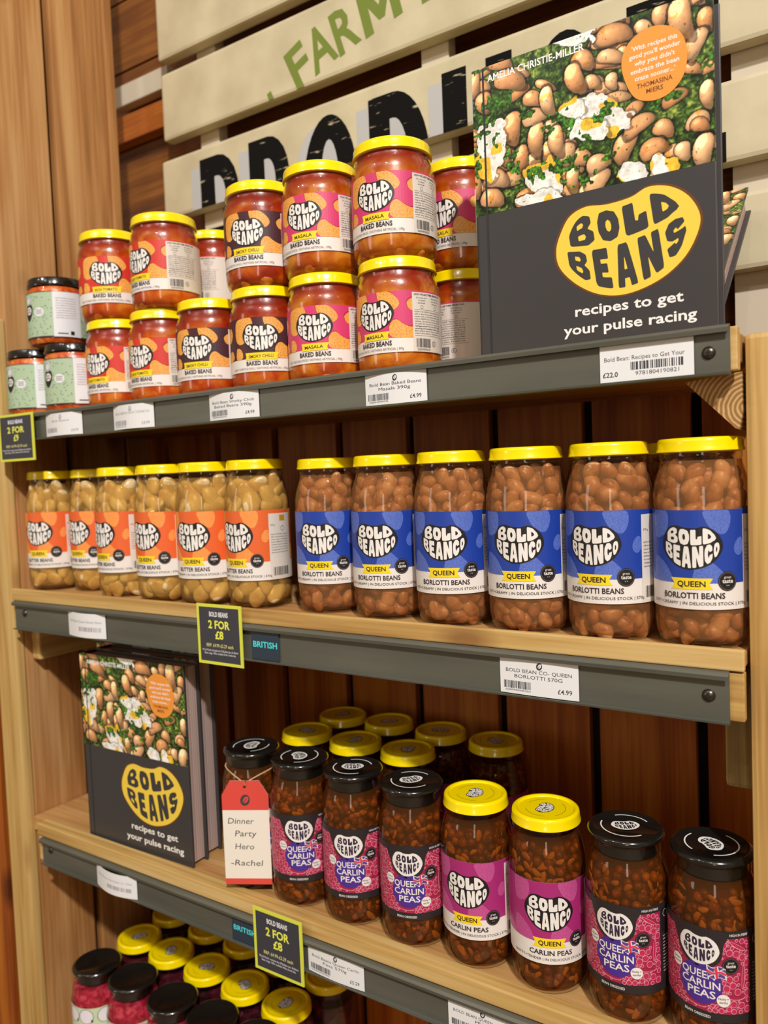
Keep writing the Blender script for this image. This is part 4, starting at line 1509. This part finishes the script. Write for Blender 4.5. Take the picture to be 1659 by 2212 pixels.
# middle shelf
bl = [(-.5205, .0560, -.373), (-.4410, .0490, -.375), (-.3620, .0430, -.289), (-.2850, .0420, -.263), (-.2097, .0418, -.407), (-.1364, .0420, -.222)]
bll = ['blue labelled borlotti bean jar beside the orange labelled jars', 'second blue labelled borlotti jar from the orange labelled jars', 'third blue labelled borlotti jar from the orange labelled jars',
       'third blue labelled borlotti jar from the thick pine post', 'second blue labelled borlotti jar from the thick pine post', 'blue labelled borlotti jar against the thick pine post']
for (x, y, a), l in zip(bl, bll):
    jar('borlotti', x, y, ZM, a, l, 'borlotti bean jars', 1.033, 1.01)
bt = [(-1.0101, .052, -.71), (-.9370, .070, -.92), (-.8502, .048, -1.0), (-.7635, .040, -.81), (-.6900, .0405, -.59), (-.6165, .046, -.78)]
btl = ['orange labelled butter bean jar against the boarded side panel', 'orange labelled butter bean jar set back a little, second from the side panel', 'fourth orange labelled butter bean jar counted from the blue ones',
       'third orange labelled butter bean jar counted from the blue ones', 'second orange labelled butter bean jar counted from the blue ones', 'orange labelled butter bean jar beside the blue labelled jars']
for (x, y, a), l in zip(bt, btl):
    jar('butter', x, y, ZM, a, l, 'butter bean jars', 1.050, 1.01)
for x, l in ((-.3290, 'third'), (-.2510, 'second'), (-.1750, 'first')):
    jar('borlotti', x, .150, ZM, .3, 'borlotti jar in the hidden second row, %s from the pine post' % l, 'borlotti bean jars', 1.033, 1.01)

# lower shelf: carlin peas
HS = .1600 / TH
ca = [('carlin_black', -0.6445, 0.0476, .1), ('carlin_black', -0.5711, 0.0476, -.135), ('carlin_black', -0.4980, 0.0485, -.24), ('carlin_black', -0.4232, 0.0476, -.22), ('carlin', -0.3516, 0.0500, -.35), ('carlin', -0.2793, 0.0500, .0),
      ('carlin_black', -0.2047, 0.0476, -.336), ('carlin_black', -.1346, 0.0485, -.32)]
cal = ['black lidded pea jar hidden behind the red and white tag', 'black lidded pea jar next to the red and white tag', 'black lidded pea jar in the middle of the three beside the tag', 'black lidded pea jar next to the magenta labelled jars',
       'magenta labelled carlin pea jar with yellow lid, beside three black lidded jars', 'magenta labelled carlin pea jar facing straight out, yellow lid', 'black lidded pea jar between a magenta labelled jar and the last jar', 'black lidded pea jar against the thick pine post']
for (k, x, y, a), l in zip(ca, cal):
    jar(k, x, y, ZB, a, l, 'front row of pea jars', HS, .97)
for i, (x, y) in enumerate([(-0.6198, 0.1213), (-0.5461, 0.1213), (-0.4742, 0.1228)]):
    jar('carlin', x, y, ZB, 1.0, '%s yellow lidded jar of the second row on the pea shelf, counted from the books' % ordn[i], 'yellow lidded pea jars at the back', HS, .97)
for i, (x, y) in enumerate([(-0.6194, 0.1950), (-0.5490, 0.1985), (-0.4731, 0.1970), (-0.3981, 0.1935)]):
    jar('carlin', x, y, ZB, 1.0, '%s yellow lidded jar of the rear row on the pea shelf, counted from the books' % ordn[i], 'yellow lidded pea jars at the back', HS, .97)

# bottom shelf
for i, (x, y) in enumerate([(-.9672, .0481), (-.8940, .0520), (-.8118, .0500), (-.7392, .0510), (-.6660, .0510)]):
    jar('pickle', x, y, ZL, -.3, '%s black lidded red pickle jar on lowest shelf, counted from side panel' % ordn[i], 'red pickle jars on the lowest shelf', .98)
for i, (x, y) in enumerate([(-.9645, .1212), (-.8941, .1209), (-.8202, .1201), (-.7463, .1185), (-.6729, .1180)]):
    jar('dark', x, y, ZL, 0, '%s yellow lidded jar, second row of lowest shelf, counted from side panel' % ordn[i], 'yellow lidded jars on the lowest shelf', .98)
for i, (x, y) in enumerate([(-.9720, .1935), (-.8892, .1920), (-.8161, .1925), (-.7380, .192), (-.6613, .1920)]):
    jar('dark', x, y, ZL, 0, '%s yellow lidded jar, rear row of lowest shelf, counted from side panel' % ordn[i], 'yellow lidded jars on the lowest shelf', .98)


# ================================================================== TICKETS, OFFER CARDS, TAG
def sheet(P, name, x0, x1, z0, z1, y, bulge, base, thick=.0004):
    fn = on_plane(y, (x0, x1, bulge) if bulge else None)
    bm = bmesh.new()
    n = 12
    rows = []
    for k in range(n + 1):
        x = x0 + (x1 - x0) * k / n
        yy = fn(x, 0, 0)[1]
        rows.append([bm.verts.new((x, yy, z0)), bm.verts.new((x, yy, z1)), bm.verts.new((x, yy + thick, z1)), bm.verts.new((x, yy + thick, z0))])
    for a, b in zip(rows, rows[1:]):
        for k in range(4):
            bm.faces.new((a[k], a[(k + 1) % 4], b[(k + 1) % 4], b[k]))
    bm.faces.new(rows[0]); bm.faces.new(rows[-1][::-1])
    bmesh.ops.recalc_face_normals(bm, faces=bm.faces)
    c = Vector(((x0 + x1) / 2, y, (z0 + z1) / 2))
    for v in bm.verts: v.co -= c
    o = link(name, finish(name, bm, base), None, c)
    for f in o.data.polygons: f.use_smooth = False
    f2 = lambda x, z, l: tuple(Vector(fn(x, z, l + 1)) - c)
    link('printing', P.mesh('printing', f2, .004 if bulge else 0), o)
    return o


def ticket(x0, x1, z0, z1, lines, price, label, y=-.0022, bulge=0.0, faded=False, seed=1, digits=None, style='shop', leaf=True):
    P = Print()
    w, h = x1 - x0, z1 - z0
    m = inkgrey if faded else ink
    cx = (x0 + x1) / 2
    if style == 'book':
        P.text(lines[0], cx - w * .02, z0 + h * .62, h * .115, m, 0, width=w * .86)
        P.barcode(x0 + w * .34, z0 + h * .28, x0 + w * .90, z0 + h * .50, m, 0, seed)
        P.text(digits, x0 + w * .62, z0 + h * .185, h * .105, m, 0, width=w * .46)
        P.text(price, x0 + w * .03, z0 + h * .20, h * .13, m, 0, align='L', bold=.02)
    else:
        if leaf:
            P.leaf(cx + w * .02, z0 + h * .83, h * .105, m, 0, paper)
        for i, t in enumerate(lines):
            P.text(t, cx, z0 + h * (.66 - i * .155), h * .098, m, 0, width=min(w * .84, w * .047 * len(t)))
        if price == '-':
            P.barcode(x0 + w * .38, z0 + h * .26, x0 + w * .90, z0 + h * .44, m, 0, seed)
        else:
            P.barcode(x0 + w * .05, z0 + h * .15, x0 + w * .42, z0 + h * .36, m, 0, seed, digits)
            P.text(price, x1 - w * .08, z0 + h * .20, h * .125, m, 0, align='R', bold=.008)
    o = sheet(P, 'price_ticket', x0, x1, z0, z1, y, bulge, paper)
    tag(o, label, 'ticket', 'shelf edge price tickets')
    return o


zt0, zt1 = .0632, .0915
ticket(-.9337, -.8584, zt0, zt1, ['Bold Beans'], '£4.99', 'small curved price ticket under the sage labelled jars, print too faint to read', bulge=.006, faded=True, seed=2)
ticket(-.7967, -.7248, zt0, zt1, ['BOLD BEANS RICH TOMATO'], '£4.99', 'white price ticket in grey rail under the rich tomato jars', bulge=.006, faded=True, seed=3, digits='5060940940328')
ticket(-.6340, -.5617, zt0, zt1, ['Bold Bean Smoky Chilli', 'Baked Beans 390g'], '£4.99', 'white price ticket reading smoky chilli under the maroon labelled jars', bulge=.004, seed=4, digits='5060940940342')
ticket(-.4262, -.3590, zt0 - .0005, zt1, ['Bold Bean Baked Beans', 'Masala 390g'], '£4.99', 'white price ticket reading masala under the pink labelled jars', bulge=.003, seed=5, digits='5060940940335')
ticket(-.2007, -.1302, zt0, zt1, ['Bold Bean: Recipes to Get Your'], '£22.0', 'white price ticket for the cookbook, with a wide barcode', seed=6, digits='9781804190821', style='book')
zm0, zm1 = -.1950, -.1640
ticket(-.9108, -.8355, zm0, zm1, ['Bold Bean Queen Butter Bean'], '-', 'blank-looking curled price ticket under the orange labelled jars', bulge=.006, faded=True, seed=7, leaf=False)
ticket(-.2957, -.2252, zm0, zm1, ['BOLD BEAN CO- QUEEN', 'BORLOTTI 570G'], '£4.99', 'white price ticket under the blue labelled borlotti jars', seed=8, digits='5060940940304', bulge=.001)
zb0, zb1 = -.5218, -.4935
ticket(-.8825, -.8038, zb0, zb1, ['Bold Beans Recipes to Get'], '-', 'blank-looking curled price ticket under the stack of cookbooks', bulge=.008, faded=True, seed=9, leaf=False)
ticket(-.5290, -.4571, zb0, zb1, ['Bold Beans Queen Carlin', 'Peas 570g'], '£5.29', 'white price ticket with torn foot beside the yellow bordered offer card', bulge=.002, seed=10, digits='5060940940366')
ticket(-.3605, -.2916, zb0, zb1, ['BOLD BEAN QUEEN CARLIN', 'PEAS'], '£5.29', 'white price ticket under the magenta labelled pea jars', seed=12, digits='5060940940366')


def offer(x0, x1, z0, z1, y, head, price, label, rot=0):
    P = Print()
    w, h = x1 - x0, z1 - z0
    cx = (x0 + x1) / 2
    P.rect(x0 + w * .055, z0 + h * .05, x1 - w * .055, z1 - h * .05, charcoal, 0, False)
    P.text(head, cx, z0 + h * .835, h * .075, offwhite, 1, width=w * .42, bold=.03)
    P.text('2 FOR', cx, z0 + h * .665, h * .125, acidprint, 1, width=w * .48, bold=.03)
    P.text('£' + price, cx, z0 + h * .495, h * .125, acidprint, 1, bold=.03)
    P.text('RRP: £4.99-£5.29 each', cx, z0 + h * .32, h * .055, palecard, 1, width=w * .60, bold=.01)
    P.text('Mix & Match. Includes the 570g Bean Jars & Baked', cx, z0 + h * .235, h * .034, offwhite, 1, width=w * .80)
    P.text('Bean range. Offer available while stocks last.', cx, z0 + h * .185, h * .034, offwhite, 1, width=w * .70)
    o = sheet(P, 'offer_card', x0, x1, z0, z1, y, 0, acid, .0012)
    tag(o, label, 'card', 'yellow bordered offer cards')


offer(-1.0331, -.9527, .0344, .0973, -.0085, 'BOLD BEANS', '9', 'yellow bordered two for nine pounds card under the sage labelled jars')
offer(-.6641, -.5962, -.2053, -.1380, -.0085, 'BOLD BEANS', '8', 'yellow bordered two for eight pounds card below the butter bean jars')
offer(-.6003, -.5313, -.5389, -.4692, -.0085, 'BOLD BEANS', '8', 'yellow bordered two for eight pounds card below the pea jars')


def british(x0, x1, z0, z1, label):
    P = Print()
    P.text('BRITISH', (x0 + x1) / 2, (z0 + z1) / 2 + .001, (z1 - z0) * .20, cyan, 0, width=(x1 - x0) * .86, bold=.02)
    o = sheet(P, 'origin_ticket', x0, x1, z0, z1, -.0022, 0, navy)
    tag(o, label, 'ticket', 'navy origin tickets')


british(-.5890, -.5497, zm0, zm1, 'navy ticket with turquoise lettering in the rail below the butter beans')
british(-.6400, -.6010, zb0, zb1, 'navy ticket with turquoise lettering in the rail below the pea jars')

# hanging tag on the first pea jar, turned to the shopper
jx, jy = -.6445, .0476
al = math.atan2(-jx, .62 + jy)
tx, ty, al = -.6240, .0120, .50
tw_, th_ = .0268, .1200
tg = empty('gift_tag', (tx, ty, -.4610), al)
tag(tg, 'red and white handwritten tag hanging on string from a pea jar', 'tag')


def tag_part(name, pts, m):
    bm = bmesh.new()
    f = [bm.verts.new((x, 0, z)) for x, z in pts]; b = [bm.verts.new((x, .0005, z)) for x, z in pts]
    bm.faces.new(f); bm.faces.new(b[::-1])
    n = len(pts)
    for k in range(n): bm.faces.new((f[k], b[k], b[(k + 1) % n], f[(k + 1) % n]))
    bmesh.ops.recalc_face_normals(bm, faces=bm.faces)
    return link(name, finish(name, bm, m), tg)


c_ = tag_part('card', [(-tw_, 0), (tw_, 0), (tw_, .1035), (tw_ - .010, th_), (-tw_ + .010, th_), (-tw_, .1035)], tagwhite)
P = Print()
P.rect(-tw_, 0, tw_, .0068, tagred, 0, False)
P.poly([(-tw_, .0860), (tw_, .0860), (tw_, .1035), (tw_ - .010, th_), (-tw_ + .010, th_), (-tw_, .1035)], tagred, 0)
P.leaf(0, .0975, .0066, ink, 1, tagred)
P.ell(0, .1130, .0017, .0017, P_black, 1)
for t, x, z, w in (('Dinner', -.006, .0735, .030), ('Party', -.001, .0590, .025), ('Hero', -.003, .0440, .022), ('-Rachel', -.001, .0250, .037)):
    P.text(t, x, z, .0066, pen, 1, width=w, shear=.12, rot=-.02)
link('handwriting', P.mesh('handwriting', on_plane(-.00005), step=0), c_)
cj = Matrix.Rotation(-al, 3, 'Z') @ Vector((jx - tx, jy - ty, 0))
zn = ZB + .160 - .0222 - (-.4610)       # string height round the neck, local to the tag
pts = []
R_ = TR * .87
for k in range(25):
    a = 2 * math.pi * k / 24
    x, y = cj.x + R_ * math.sin(a), cj.y - R_ * math.cos(a)
    fr = max(0, math.cos(a)) ** 3
    pts.append((x * (1 - fr), y * (1 - fr) + .001 * fr, zn - fr * .0100))
link('string', tube('string', pts, .0008, string_m), tg)
link('string', tube('string', [(0, .0012, zn - .0105), (.0014, -.001, .1210), (.0010, -.0012, .1150), (0, .0003, .1132), (-.0012, .0012, .118), (0, .0016, zn - .0105)], .0007, string_m), tg)
